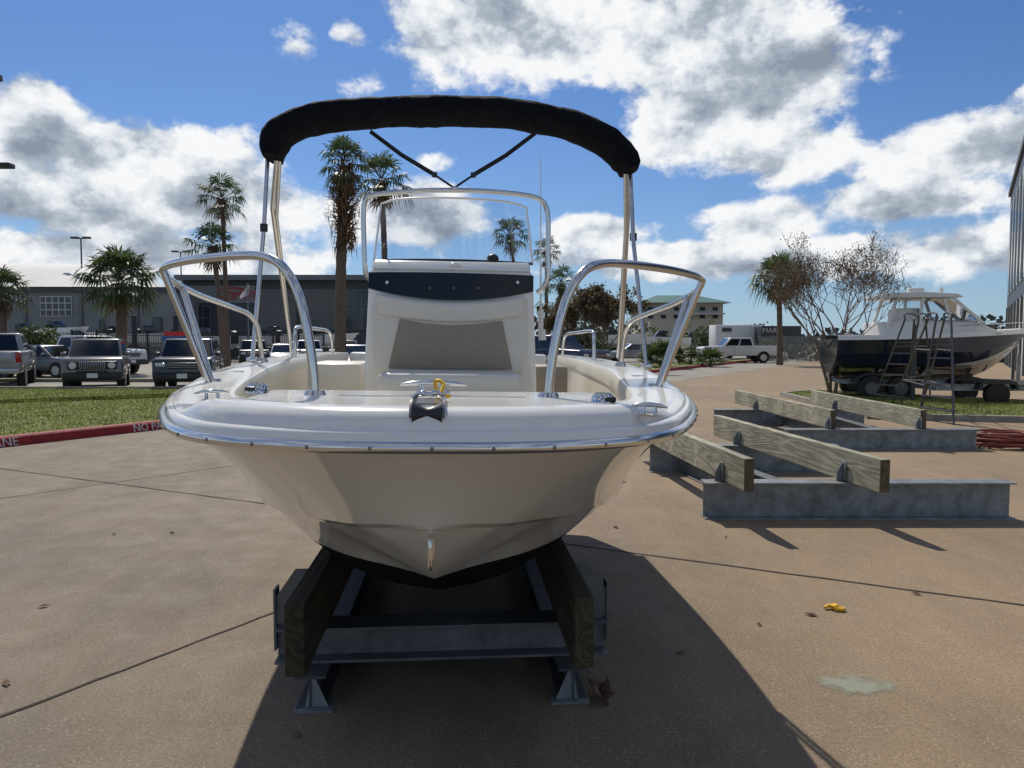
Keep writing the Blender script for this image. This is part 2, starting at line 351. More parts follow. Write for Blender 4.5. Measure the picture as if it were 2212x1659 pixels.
K=[(0,1.87,1.135),(0,1.90,1.11),(0,1.97,1.06),(0,2.06,1.00),(0,2.16,.94),(0,2.28,.88),(0,2.45,.81),(0,2.61,.75),(0,2.82,.67),(0,3.07,.59),(0,3.42,.51),(0,4.0,.45),(0,5.2,.42),(0,6.8,.42)]
O=[(0,2.19),(.1,2.19),(.2,2.19),(.3,2.19),(.4,2.19),(.49,2.20),(.56,2.24),(.61,2.36),(.66,2.6),(.71,2.95),(.77,3.4),(.83,4.0),(.88,5.2),(.86,6.6)]
def cm(tab,t):
    t=min(max(t,0),len(tab)-1); i=min(int(t),len(tab)-2); u=t-i
    g=lambda k: (V((-tab[1][0],)+tuple(tab[1][1:])) if k<0 else V(tab[min(k,len(tab)-1)]))
    p0,p1,p2,p3=g(i-1),g(i),g(i+1),g(i+2)
    return .5*((2*p1)+(p2-p0)*u+(2*p0-5*p1+4*p2-p3)*u*u+(3*p1-p0-3*p2+p3)*u**3)
TT=[i*.2 for i in range(-65,66)]
def sg(t,p): q=V(p); q.x=X(q.x*(1 if t>=0 else -1)); return q
def sst(a,b,x): x=max(0,min(1,(x-a)/(b-a))); return x*x*(3-2*x)
def zr(t): return .017+.013*sst(5,9,abs(t))
out=[sg(t,cm(S,abs(t)).to_3d()) for t in TT]
nor=[]
for i in range(len(out)):
    d=out[min(i+1,len(out)-1)]-out[max(i-1,0)]; n_=V((-d.y,d.x,0)).normalized()
    c=V((0,5,0))-out[i]
    nor.append(n_ if n_.dot(c)>0 else -n_)
r1=[];r2_=[];r3=[]
for i,t in enumerate(TT):
    s=V((out[i].x,out[i].y,1.365+zr(t))); c=sg(t,cm(Cn,abs(t))); k=sg(t,cm(K,abs(t)))
    sx=-1 if t<0 else 1; fl=max(0,1-abs(t)/11); xr=abs(c.x-C0)
    col=[]
    for r in range(9):
        u=r/8; p=s.lerp(c,u); p.x-=sx*.022*math.sin(math.pi*u)*fl*(min(1,abs(p.x-C0)/.3)); p.y+=.02*math.sin(math.pi*u)*fl; col.append(p)
    r1.append(col)
    lip=c.copy(); lw=min(.035,xr*.3); lip.x-=sx*lw; lip.z-=.014; lip.y+=.015*fl
    r2_.append([c,lip])
    bul=.075*sst(5,8,abs(t))*(1-.5*sst(10,12,abs(t)))
    r3.append([lip.lerp(k,r/8)-V((0,0,bul*math.sin(math.pi*r/8))) for r in range(9)])
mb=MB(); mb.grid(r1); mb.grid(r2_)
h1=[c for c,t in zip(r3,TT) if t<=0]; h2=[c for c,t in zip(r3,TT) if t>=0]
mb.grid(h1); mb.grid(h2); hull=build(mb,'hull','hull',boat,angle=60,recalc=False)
mb=MB(); mb.poly(r1[0]+r3[0]+r3[-1][::-1][1:]+r1[-1][::-1]); build(mb,'transom','gel',boat)
def sweep(prof,name,m,parent):
    rr=[]
    for i,t in enumerate(TT):
        rr.append([V((out[i].x,out[i].y,0))-nor[i]*u+V((0,0,z+zr(t))) for u,z in prof])
    mb=MB(); mb.grid(rr); return build(mb,name,m,parent,angle=50)
rub=sweep([(-.01,1.350),(.010,1.352),(.018,1.358),(.023,1.378),(.018,1.394),(.006,1.400),(-.02,1.400)],'rub_rail','gel',boat)
sweep([(.015,1.353),(.028,1.355),(.036,1.362),(.036,1.371),(.028,1.378),(.015,1.381)],'rub_rail_insert','insert',rub)
for sgn in (1,-1):
    acc=0; nxt=.012 if sgn>0 else .11
    for i in range(66,118):
        j=65+sgn*(i-65); a=out[j-sgn]; b=out[j]; L=(b-a).length
        while acc+L>nxt:
            u=(nxt-acc)/L; p=a.lerp(b,u)-nor[j]*.0355; mb=MB(); mb.sph((p.x,p.y,1.3665+zr(TT[j])),(.0045,.003,.0045),8,6)
            build(mb,'screw','dsteel',rub); nxt+=.122
        acc+=L
        if nxt>1.6: break
def dz(t):
    t=abs(t); a=1-sst(4.4,5.4,t)
    return .028*a + .014*sst(5,9,t)+.05*max(0,min(1,(t-8)/4))
rr=[]; op=[]
for i,t in enumerate(TT):
    z=dz(t); q_=zr(t); base=[(-.004,1.397,0),(.000,1.406,.1),(.008,1.417,.45),(.022,1.428,.85),(.045,1.434,1),(.09,1.435,1),(.13,1.432,1)]
    col=[V((out[i].x,out[i].y,0))+nor[i]*u+V((0,0,zz-.002+z*f+q_*(1-f))) for u,zz,f in base]
    o2=sg(t,cm(O,abs(t)).to_3d()); e1=V((o2.x,o2.y,1.43+z)); m1=col[-1].lerp(e1,.5); m1.z=1.43+z; m2=col[-1].lerp(e1,.9); m2.z=1.432+z
    col+= [m1,m2,e1]; rr.append(col); op.append(e1)
mb=MB(); mb.grid(rr); build(mb,'deck','gel',boat,angle=60)
rr=[]; ff=[]
for i,e1 in enumerate(op):
    t=abs(TT[i]); d=V((0,4.4,0))-V((e1.x,e1.y,0)); d.normalize(); zb=1.28 if t<9.6 else (1.0 if t>10.4 else 1.28-.28*(t-9.6)/.8)
    q=e1+d*.012-V((0,0,.02)); q2=e1+d*.012-V((0,0,.07)); q3=e1+d*.002-V((0,0,.08)); q4=V((e1.x,e1.y,zb))+d*.04; rr.append([e1,q,q2,q3,q4]); ff.append(q4)
mb=MB(); mb.grid(rr); build(mb,'cockpit_liner','linerm',boat,angle=35)
fr=[p for p,t in zip(ff,TT) if abs(t)<9.65]; mb=MB(); mb.poly([V((p.x,p.y,1.282)) for p in fr]); mb.poly([fr[0]+V((0,0,.001)),fr[-1]+V((0,0,.001)),fr[-1]-V((0,0,.27)),fr[0]-V((0,0,.27))]); build(mb,'casting_deck','linerm',boat,recalc=False)
mb=MB(); mb.poly([(X(-.80),3.2,1.002),(X(.80),3.2,1.002),(X(.86),6.62,1.002),(X(-.86),6.62,1.002)]); build(mb,'cockpit_floor','linerm',boat)
mb=MB(); mb.box((C0,6.66,1.24),(1.7,.2,.52)); build(mb,'splashwell','gel',boat,bevel=.03)
mb=MB(); mb.prism([(X(x),y,1.458) for x,y in ((-.24,1.96),(.24,1.96),(.27,2.14),(-.27,2.14))],(0,0,.003)); build(mb,'anchor_hatch','gel',boat)
for sx in (-1,1): mb=MB(); mb.box((X(sx*.45),2.7,1.33),(.34,.6,.09)); build(mb,'bow_cushion','vinyl',boat,bevel=.03)
mb=MB(); mb.box((X(-.58),4.3,1.33),(.28,.5,.30)); build(mb,'storage_box','linerm',boat,bevel=.02)
mb=MB(); mb.box((X(.58),4.5,1.33),(.24,.4,.28)); build(mb,'bait_box','taupe',boat,bevel=.02)
mb=MB(); mb.box((C0,5.6,1.28),(1.3,.45,.2)); build(mb,'stern_seat','taupe',boat,bevel=.04)
railp=[(.305,2.0,1.45),(.315,2.005,1.56),(.345,2.02,1.70),(.39,2.05,1.782),(.45,2.1,1.820),(.56,2.2,1.833),(.75,2.4,1.838),(.90,2.6,1.835),(.96,2.76,1.825),(.985,2.92,1.805),(.985,3.2,1.775),(.97,3.6,1.745),(.96,3.84,1.72),(.95,3.96,1.66),(.945,4.0,1.56),(.94,4.02,1.47)]
for sx in (-1,1):
    pts=catmull([(X(sx*x),y,z) for x,y,z in railp],7)
    mb=MB(); mb.tube(pts,.0125,12); rl=build(mb,'bow_rail','steel',boat,angle=80)
    for (a,b) in (((.785,2.70,1.42),(.925,2.64,1.832)),((.81,2.80,1.42),(.985,3.0,1.797))):
        mb=MB(); mb.tube([(X(sx*a[0]),a[1],a[2]),(X(sx*b[0]),b[1],b[2])],.012,12); build(mb,'stanchion','steel',rl)
    for (x,y,z) in ((.305,2.0,1.458),(.795,2.75,1.446),(.94,4.02,1.49)):
        mb=MB(); mb.cyl((X(sx*x),y,z-.01),(X(sx*x),y,z+.012),.034,20,.024); build(mb,'rail_base','steel',rl)
    pts=catmull([(X(sx*.95),4.85,1.46),(X(sx*.95),4.87,1.62),(X(sx*.95),4.95,1.68),(X(sx*.95),5.5,1.68),(X(sx*.95),6.1,1.67),(X(sx*.95),6.28,1.6),(X(sx*.95),6.32,1.46)],6)
    mb=MB(); mb.tube(pts,.0125,10); build(mb,'stern_rail','steel',boat,angle=80)
def cleat(c,L,ang,parent,hs=1):
    m4=Matrix.Rotation(ang,3,'Z'); mb=MB(); f=lambda x,y,z: V(c)+m4@V((x,y,z*hs))
    mb.tube([f(-L/2,0,.024),f(-L*.3,0,.028),f(0,0,.030),f(L*.3,0,.028),f(L/2,0,.024)],[.003*hs,.006*hs,.007*hs,.006*hs,.003*hs],10)
    for s in (-1,1): mb.tube([f(s*L*.16,0,.027),f(s*L*.17,0,.008),f(s*L*.2,0,0)],[.005*hs,.006*hs,.012*hs],10)
    mb.box(f(0,0,.001),(L*.5,.024,.005),m4); return build(mb,'cleat','chrome',parent)
q=DP(936,851,1.462); cleat(q,.175,0,boat)
for sx,(nx,ny),(kx,ky) in ((-1,(556,853),(458,874)),(1,(1303,866),(1402,892))):
    c=DP(kx,ky,1.437); cleat(V((c.x,c.y,1.438)),.085,sx*R(-30),boat,.85)
    c=DP(nx,ny,1.458)
    c.z=1.457; mb=MB(); mb.tube([c,c+V((0,0,.018)),c+V((0,0,.026))],[.030,.027,.019],18); nl=build(mb,'navigation_light','chrome',boat)
    mb=MB(); mb.box(c+V((sx*.012,-.025,.012)),(.028,.01,.012)); build(mb,'lens','black',nl,bevel=.003)
    mb=MB(); mb.cyl((X(sx*.84),3.2,1.45),(X(sx*.84),3.2,1.468),.03,16); build(mb,'rod_holder','steel',boat)
mb=MB()
for sx in (-1,1):
    x=C0+sx*.032
    mb.prism([(x,1.84,1.458),(x,1.84,1.466),(x,1.66,1.482),(x,1.60,1.474),(x,1.575,1.45),(x,1.59,1.43),(x,1.62,1.435),(x,1.66,1.458)],(sx*.005,0,0))
mb.box((C0,1.76,1.462),(.066,.17,.005)); 
br=build(mb,'bow_roller','dsteel',boat)
mb=MB(); mb.tube([(C0-.031,1.60,1.446),(C0-.018,1.60,1.446),(C0,1.60,1.446),(C0+.018,1.60,1.446),(C0+.031,1.60,1.446)],[.028,.021,.015,.021,.028],18); build(mb,'roller','black',br)
mb=MB(); mb.cyl((C0-.040,1.605,1.448),(C0+.040,1.605,1.448),.005,10); build(mb,'pin','chrome',br)
mb=MB(); mb.tube(catmull([(C0-.032,1.68,1.478),(C0-.018,1.67,1.488),(C0,1.66,1.484),(C0+.018,1.67,1.488),(C0+.032,1.68,1.478)],4),.006,10); build(mb,'bail','chrome',br)
mb=MB(); mb.tube(catmull([(C0+.015,1.86,1.47),(C0+.01,1.83,1.505),(C0+.03,1.82,1.50),(C0+.025,1.79,1.475),(C0+.045,1.81,1.47)],5),.005,6); build(mb,'yellow_strap','yellow',boat)
e=V((C0,1.90,1.075)); mb=MB(); mb.tube(catmull([e+V((0,.06,.04)),e+V((0,-.02,.04)),e+V((0,-.04,.026)),e+V((0,-.04,-.02)),e+V((0,-.02,-.04)),e+V((0,.09,-.04))],6),.006,10)
build(mb,'bow_eye','chrome',boat)
mb=MB(); mb.box(e+V((0,.03,.0)),(.018,.02,.09)); build(mb,'eye_plate','steel',boat,bevel=.004)
# console
cx=.022
def taper(mb):
    for v in mb.v: v.x=cx+(v.x-cx)*(1.015-.06*max(0,(v.z-1.4)/.5))
    return mb
mb=MB(); mb.prism([(cx-.405,3.60,1.0),(cx-.405,3.60,1.4),(cx-.405,3.60,1.93),(cx-.405,3.66,1.955),(cx-.405,4.05,1.93),(cx-.405,4.2,1.75),(cx-.405,4.2,1.0)],(.81,0,0)); cons=build(taper(mb),'console','gel',boat,bevel=.035,seg=4)
mb=MB(); mb.prism([(cx-.375,3.60,1.935),(cx-.375,3.66,1.985),(cx-.375,3.98,1.995),(cx-.375,4.02,1.94)],(.75,0,0)); build(mb,'dash_cap','gel',cons,bevel=.016,seg=3)
mb=MB(); n=24; rws=[[],[]]
for i in range(n+1):
    u=i/n*2-1; x=cx+u*.386; yy=3.578+.02*u*u
    rws[0].append(V((x,yy,1.922-.004*u*u))); rws[1].append(V((x,yy-.004,1.795+.048*u*u)))
r2=[[p+V((0,.02,0)) for p in rws[0]]]+rws+[[p+V((0,.02,0)) for p in rws[1]]]
mb.grid(r2); band=build(mb,'dash_band','band',cons)
for px in (836,928,980,1033,1118):
    p=BP(px,610 if px in (836,1118) else 622,3.57); mb=MB(); rad=.008 if px in (836,1118) else .0045; mb.sph(p,(rad,.006,rad),10,6); build(mb,'screw','white' if rad>.006 else 'steel',band)
for k in range(3): a=BP(1080+k*4,608+k*6,3.567); mb=MB(); mb.bar(a,a+V((.026,0,.014)),.003,.003); build(mb,'vent_slot','black',band)
n=20; top=[]
for i in range(n+1):
    u=i/n*2-1; top.append((cx+u*.355,1.780+.040*u*u - (0.02 if abs(u)>.97 else 0)))
poly=[(x,3.515,z) for x,z in top]+[(cx+.36,3.515,1.60),(cx+.345,3.515,1.46),(cx-.345,3.515,1.46),(cx-.36,3.515,1.60)]
mb=MB(); mb.prism(poly,(0,.08,0)); bk=build(mb,'backrest','vinyl',cons,bevel=.014,seg=3)
mb=MB(); poly=[(cx-.285,3.503,1.475),(cx-.235,3.503,1.70),(cx-.12,3.503,1.682),(cx,3.503,1.675),(cx+.12,3.503,1.682),(cx+.235,3.503,1.70),(cx+.285,3.503,1.475)]
mb.prism(poly,(0,.03,0)); build(mb,'seat_back_panel','taupe',bk,bevel=.006)
n=20; poly=[(cx+(i/n*2-1)*.345,3.498,1.772+.042*(i/n*2-1)**2) for i in range(n+1)]+[(cx-(i/n*2-1)*.33,3.498,1.690+.034*(i/n*2-1)**2) for i in range(n+1)]
mb=MB(); mb.prism(poly,(0,.04,0)); build(mb,'head_bolster','vinyl',bk,bevel=.012,seg=3)
mb=MB(); mb.box((cx,3.33,1.425),(.60,.36,.09)); build(mb,'seat_cushion','vinyl',cons,bevel=.03,seg=3)
mb=MB(); mb.box((cx,3.38,1.2),(.56,.40,.36)); build(mb,'seat_box','gel',cons,bevel=.03)
n=16; rws=[]
for j in range(9):
    v=j/8; row=[]
    for i in range(n+1):
        u=i/n*2-1; hw=.390-.020*v; zt=2.315-.022*abs(u)**6; z=1.99+(zt-1.99)*v; row.append(V((cx+.008+u*hw,3.70+.14*v+.09*u*u,z)))
    rws.append(row)
mb=MB(); mb.grid(rws); ws=build(mb,'windshield','clear',cons)
mb=MB(); mb.tube([p+V((0,-.001,0)) for p in ([r[0] for r in rws]+rws[-1][1:-1]+[r[-1] for r in rws][::-1])],.0055,6); build(mb,'windshield_edge','edge',ws)
mb=MB(); mb.tube([p+V((0,0,.002)) for p in rws[0]],.007,6); build(mb,'windshield_trim','black',ws)
gr=[(803,612),(797,600),(790,588),(787,560),(786,520),(785,460),(790,432),(806,421),(860,415),(930,411.5),(985,411),(1060,414),(1130,421),(1165,430),(1180,448),(1184,480),(1184,540),(1184,590),(1178,615),(1160,632)]
mb=MB(); mb.tube(catmull([BP(x,y,3.76) for x,y in gr],5),.0125,12); build(mb,'grab_rail','steel',cons,angle=80)
c=BP(1065,558,3.72); mb=MB(); mb.sph(c+V((0,.02,0)),(.030,.030,.024)); build(mb,'compass','black',cons)
c=BP(982,574,3.63); mb=MB(); mb.sph(c,(.028,.02,.016)); build(mb,'latch','gel',cons)
a=BP(1168,340,3.9); b=BP(1168,676,3.9); mb=MB(); mb.tube([b,a],[.006,.002],6); an=build(mb,'antenna','white',boat)
mb=MB(); mb.tube([BP(1168,670,3.9),BP(1168,712,3.9)],.014,10); mb.tube([BP(1170,712,3.9),BP(1172,735,3.9)],.02,10); build(mb,'antenna_mount','white',an)
cl=[(590,344),(592,318),(606,290),(645,268),(720,252),(830,244),(970,240),(1100,247),(1210,266),(1290,295),(1335,328),(1354,354),(1357,372)]
cl=catmull([BP(x,y,4.15) for x,y in cl],9); N=len(cl); mb=MB(); n=22; rings=[]
for i,p in enumerate(cl):
    t=(cl[min(i+1,N-1)]-cl[max(i-1,0)]).normalized(); w=V((0,1,0)); u=w.cross(t).normalized()
    k=min(i,N-1-i)/12; rr_=(.043+.031*min(1,k)); ring=[]
    for q in range(n):
        a=2*math.pi*q/n; o_=u*math.cos(a)+w*math.sin(a); wob=1+.10*mathutils.noise.noise(p*5+o_*1.2)+.06*mathutils.noise.noise(p*20+o_*3)
        ring.append(p+u*math.cos(a)*rr_*wob+w*math.sin(a)*.14*wob)
    ring.append(ring[0].copy()); rings.append(ring)
mb.grid(rings); mb.poly(rings[0][:-1]); mb.poly(rings[-1][:-1]); bim=build(mb,'bimini_canopy','canvas',boat,angle=70)
for s,knob in enumerate([(570,492),(1368,512)]):
    if s==0: segs=[((578,345),(570,495),(545,778),4.15,3.95),((597,345),(588,450),(631,768),4.15,4.9),((604,345),(597,470),(628,745),4.2,4.85)]
    else: segs=[((1362,375),(1368,520),(1396,792),4.15,3.85),((1351,375),(1352,500),(1335,772),4.15,4.6),((1357,375),(1357,460),(1342,740),4.2,4.6)]
    for (a,b,c,y0,y1) in segs:
        fr=(b[1]-a[1])/(c[1]-a[1]); mb=MB(); mb.tube([BP(a[0],a[1],y0),BP(b[0],b[1],y0+(y1-y0)*fr),BP(c[0],c[1],y1)],.0115,10); pl=build(mb,'bimini_pole','steel',boat,angle=80)
    k=BP(knob[0],knob[1],4.08); mb=MB(); mb.cyl(k+V((0,0,-.02)),k+V((0,0,.02)),.02,12); build(mb,'pole_clamp','black',pl)
    k=BP(*segs[0][2],segs[0][4]); mb=MB(); mb.box(k,(.05,.06,.03)); build(mb,'deck_hinge','steel',pl,bevel=.006)
for (x0,y0) in ((800,284),(1156,288)):
    a=BP(x0,y0,4.1); b=BP(981,406,3.76); mb=MB(); d=(b-a)
    m1=a+d*.78; mid=a.lerp(m1,.5)-V((0,0,.012)); mb.bar(a,mid,.005,.021); mb.bar(mid,m1,.005,.021); mb.bar(m1,b,.004,.010); sp=build(mb,'bimini_strap','strap',boat)
    mb=MB(); mb.box(m1,(.025,.012,.025)); build(mb,'buckle','black',sp)
k=BP(983,407,3.76); mb=MB(); mb.sph(k,(.02,.015,.012)); build(mb,'strap_clip','chrome',boat)
# ------------------------------------------------------------ stands
def ibeam(mb,p0,p1,h=.34,w=.2,tf=.014,tw=.012):
    p0=V(p0);p1=V(p1)
    z=lambda p,dz:V((p.x,p.y,p.z+dz))
    mb.bar(z(p0,tf/2),z(p1,tf/2),w,tf); mb.bar(z(p0,h-tf/2),z(p1,h-tf/2),w,tf); mb.bar(z(p0,h/2),z(p1,h/2),tw,h-2*tf)
def timber(p0,p1,w,h,m,parent):
    mb=MB(); mb.bar(p0,p1,w,h); o=build(mb,'bunk_timber',m,parent,bevel=.006,seg=1); return o
st=thing('boat_stand','galvanised steel boat stand with two dark timber bunks under the white center console boat','boat stand',(0,4.5,0))
for sx in (-1,1):
    timber((sx*.56,2.90,.455),(sx*.56,6.2,.455),.078,.285,'woodd',st)
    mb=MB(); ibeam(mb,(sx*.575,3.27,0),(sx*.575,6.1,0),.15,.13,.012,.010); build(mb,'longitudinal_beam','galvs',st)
    mb=MB(); mb.prism([(sx*.5,3.275,.012),(sx*.60,3.275,.012),(sx*.575,3.275,.14),(sx*.555,3.275,.14)],(0,.008,0)); mb.box((sx*.56,3.30,.006),(.17,.12,.010)); build(mb,'beam_foot','galv',st)
    for y in (3.48,5.6):
        mb=MB(); mb.prism([(sx*.606,y-.03,.315),(sx*.76,y-.03,.315),(sx*.76,y-.03,.44),(sx*.67,y-.03,.57),(sx*.606,y-.03,.57)],(0,.01,0)); 
        mb.box((sx*.762,y,.34),(.01,.08,.28)); mb.box((sx*.61,y,.44),(.01,.16,.25)); build(mb,'upright_bracket','galvd',st)
for y in (3.48,5.6):
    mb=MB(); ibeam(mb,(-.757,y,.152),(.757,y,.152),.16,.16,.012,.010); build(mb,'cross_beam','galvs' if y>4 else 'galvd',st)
def rack(label,xs,z,front,rear,xe,ext,sides=(-1,)):
    p=G(xs[0][0],front); r=thing('boat_rack',label,'boat rack',(p.x,p.y,0),group=None)
    for (xn,dn,xf,df) in xs:
        a=G(xn,dn,z+.14); b=G(xf,df,z+.14); timber(a,b,.085,.28,'wood',r)
        mb=MB(); e=(b-a).normalized(); mb.bar(a-e*.004,a-e*.001,.082,.275); build(mb,'timber_end','woodend',r)
        for d in (front,rear):
            t=(d-dn)/(df-dn); q=a+(b-a)*t; 
            for s in sides:
                c=q+RT*s*.055; mb=MB(); mb.prism([c+V((0,0,-.14)),c+RT*s*.06+V((0,0,-.14)),c+RT*s*.06+V((0,0,-.06)),c+RT*s*.01+V((0,0,.03)),c+V((0,0,.03))],FW*.012); mb.bar(c-FW*.05+V((0,0,-.05)),c+FW*.05+V((0,0,-.05)),.012,.17); build(mb,'bracket','galv',r)
    for d,x0,x1 in ((front,xe[0],xe[1]),(rear,ext[0],ext[1])):
        mb=MB(); ibeam(mb,G(x0,d,0),G(x1,d,0),z-.002,.2); build(mb,'cross_beam','galv',r)
    for (xn,dn,xf,df),off in zip(xs,(.42,-.32)):
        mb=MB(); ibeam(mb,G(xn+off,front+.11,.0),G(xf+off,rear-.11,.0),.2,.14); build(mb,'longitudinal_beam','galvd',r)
    return r
rack('nearer empty boat rack, weathered timbers across galvanised beams, right of the white boat',[(2.0,6.35,1.68,10.4),(3.12,6.3,2.76,10.2)],.335,6.85,9.3,(1.74,4.53),(1.7,4.0))
rack('farther empty boat rack, weathered timbers across galvanised beams, in front of the metal steps',[(4.80,11.3,4.75,16.0),(6.15,11.3,6.35,16.0)],.30,11.3,14.6,(4.08,6.95),(3.9,6.8))
# ------------------------------------------------------------ vehicles
def paint(name,c,metal=.0): return mat(name,c,.3,metal,coat=.7)
P={'grey':paint('grey_paint',(.14,.13,.12),.3),'black':paint('black_paint',(.012,.012,.014)),'white':paint('white_car_paint',(.68,.68,.67)),'silver':paint('silver_paint',(.30,.30,.31),.4),'blue':paint('dark_blue_paint',(.012,.02,.05)),'slate':paint('slate_paint',(.07,.08,.09),.3)}
KS={'suv':dict(L=4.2,W=1.80,low=[(0,.36),(-.03,.6),(0,.98),(.14,1.08),(1.15,1.12),(4.15,1.12),(4.2,.9),(4.2,.4)],g=(1.0,4.12,1.55,3.98),zb=1.10,zr=1.70,wr=.72,wh=(.8,3.4),r=.36),
'pickup':dict(L=5.8,W=2.0,low=[(0,.5),(-.02,.75),(0,1.12),(.12,1.22),(1.5,1.28),(5.78,1.28),(5.8,.95),(5.8,.55)],g=(1.45,4.0,2.15,3.75),zb=1.27,zr=1.90,wr=.78,wh=(.95,4.6),r=.41),
'sedan':dict(L=4.6,W=1.82,low=[(0,.3),(-.03,.5),(0,.68),(.2,.78),(1.2,.93),(3.7,.98),(4.5,.95),(4.6,.7),(4.6,.35)],g=(1.05,4.2,1.95,3.4),zb=.94,zr=1.45,wr=.64,wh=(.85,3.65),r=.33)}
def add_car(name,label,cat,kind,color,loc,rz,face='plain',group=None):
    k=KS[kind]; Wd=k['W']; hw=Wd/2; L=k['L']; r=thing(name,label,cat,loc,rz,group); oy=-L/2
    B=lambda mb,n,m,p=r,**kw: build(mb,n,m,p,world=False,**kw)
    mb=MB(); mb.prism([(-hw,y+oy,z) for y,z in k['low']],(Wd,0,0)); body=B(mb,'body',P[color],bevel=.08,seg=3)
    y0,y1,y2,y3=[q+oy for q in k['g']]; zb,zr,wr=k['zb'],k['zr'],k['wr']; wb=hw-.06
    c=[V((-wb,y0,zb-.06)),V((wb,y0,zb-.06)),V((wb,y1,zb-.06)),V((-wb,y1,zb-.06)),V((-wr,y2,zr)),V((wr,y2,zr)),V((wr,y3,zr)),V((-wr,y3,zr))]
    mb=MB(); mb.v=list(c); mb.f=[[0,1,2,3],[4,5,6,7],[0,1,5,4],[1,2,6,5],[2,3,7,6],[3,0,4,7]]; B(mb,'cabin',P[color],bevel=.06,seg=3)
    def win(a,b,c2,d,nm,ins=.09,insv=.12,inst=None):
        n=(b-a).cross(d-a).normalized(); cen=(a+b+c2+d)/4; inst=inst or insv*.8
        if n.dot(cen-V((0,(y0+y1)/2,(zb+zr)/2)))<0: n=-n
        f=lambda u,v:(a.lerp(b,u)).lerp(d.lerp(c2,u),v)+n*.012
        mb=MB(); mb.poly([f(ins,insv),f(1-ins,insv),f(1-ins,1-inst),f(ins,1-inst)]); B(mb,nm,'glassd',smooth=False)
    win(c[0],c[1],c[5],c[4],'windshield',.05,.12); win(c[2],c[3],c[7],c[6],'rear_window')
    for (a,b,c2,d) in ((c[1],c[2],c[6],c[5]),(c[3],c[0],c[4],c[7])):
        for (u0,u1) in ((.06,.34),(.36,.66),(.68,.93)) if kind=='suv' else ((.08,.48),(.51,.93)):
            A=a.lerp(b,u0);Bb=a.lerp(b,u1);C2=d.lerp(c2,u1);D=d.lerp(c2,u0); win(A,Bb,C2,D,'side_window',.02,.14,.14)
    for sx in (-1,1):
        for wy in k['wh']:
            rr_=k['r']; mb=MB(); mb.cyl((sx*(hw-.24),wy+oy,rr_),(sx*(hw+.012),wy+oy,rr_),rr_,20); wh=B(mb,'wheel','rubber',bevel=0)
            mb=MB(); mb.cyl((sx*(hw+.006),wy+oy,rr_),(sx*(hw+.022),wy+oy,rr_),rr_*.62,16); B(mb,'rim','rim',wh)
            mb=MB(); pts=[(sx*(hw+.004),wy+oy+math.cos(a)*rr_*1.16,rr_+math.sin(a)*rr_*1.16) for a in [math.pi*q/12 for q in range(13)]]
            mb.prism(pts,(-sx*.02,0,0)); B(mb,'wheel_arch','black',wh)
        mb=MB(); mb.box((sx*(hw+.06),y0+.40,zb+.08),(.18,.1,.15)); B(mb,'mirror',P[color] if color!='white' else 'black',bevel=.03)
        for q in (.40,.68) if kind!='pickup' else (.42,.62):
            mb=MB(); mb.box((sx*(hw+.002),oy+L*q,zb-.28),(.006,.012,.5)); B(mb,'door_seam','black')
            mb=MB(); mb.box((sx*(hw+.015),oy+L*q-.16,zb-.12),(.03,.16,.03)); B(mb,'door_handle','black')
    zf=k['low'][2][1]
    mb=MB(); mb.box((0,oy-.03,k['low'][0][1]+.10),(Wd*.95,.16,.26)); B(mb,'front_bumper','black' if kind!='sedan' else P[color],bevel=.04)
    if face=='jeep':
        mb=MB(); mb.box((0,oy-.025,zf-.15),(1.42,.06,.27)); g=B(mb,'grille','black',bevel=.02)
        for i in range(7): mb=MB(); mb.box((-.33+i*.11,oy-.06,zf-.15),(.07,.016,.21)); B(mb,'grille_slot_frame','lamp',g,bevel=.01); mb=MB(); mb.box((-.33+i*.11,oy-.068,zf-.15),(.045,.012,.18)); B(mb,'slot_opening','black',g)
        for sx in (-1,1): mb=MB(); mb.cyl((sx*.56,oy-.03,zf-.15),(sx*.56,oy-.075,zf-.15),.11,18); B(mb,'headlight','lamp')
        mb=MB(); mb.box((0,oy-.11,.62),(.9,.02,.09)); B(mb,'lower_grille','fence')
    else:
        mb=MB(); mb.box((0,oy-.025,zf-.15),(Wd*.5,.05,.2)); g=B(mb,'grille','black',bevel=.02)
        for i in range(3): mb=MB(); mb.box((0,oy-.055,zf-.2+i*.055),(Wd*.48,.012,.014)); B(mb,'grille_bar','rim',g)
        for sx in (-1,1): mb=MB(); mb.box((sx*Wd*.36,oy-.01,zf-.12),(.3,.1,.13)); B(mb,'headlight','lamp',bevel=.03)
    mb=MB(); mb.box((0,oy-.125,k['low'][0][1]+.14),(.31,.01,.15)); B(mb,'number_plate','white')
    mb=MB(); mb.box((0,oy+L+.05,k['low'][0][1]+.12),(Wd*.92,.14,.18)); B(mb,'rear_bumper','rim' if kind=='pickup' else 'black',bevel=.03)
    for sx in (-1,1): mb=MB(); mb.box((sx*(hw-.1),oy+L-.02,zb-.2),(.16,.08,.34)); B(mb,'tail_light','redlamp',bevel=.02)
    if kind=='pickup':
        mb=MB(); mb.box((0,oy+(3.98+5.72)/2,1.283),(Wd-.26,1.6,.012)); B(mb,'cargo_bed','black')
        mb=MB(); mb.box((0,oy+L+.012,1.05),(Wd-.5,.02,.36)); tg=B(mb,'tailgate',P[color],bevel=.008)
        mb=MB(); mb.box((0,oy+L+.03,1.16),(.3,.02,.05)); B(mb,'tailgate_handle','black',tg)
        mb=MB(); mb.box((0,oy+L+.125,.68),(.31,.01,.15)); B(mb,'number_plate','white')
    if kind=='suv':
        for sx in (-1,1): mb=MB(); mb.bar((sx*.6,y2+.2,zr+.05),(sx*.6,y3-.1,zr+.05),.03,.03); B(mb,'roof_rail','black')
    return r
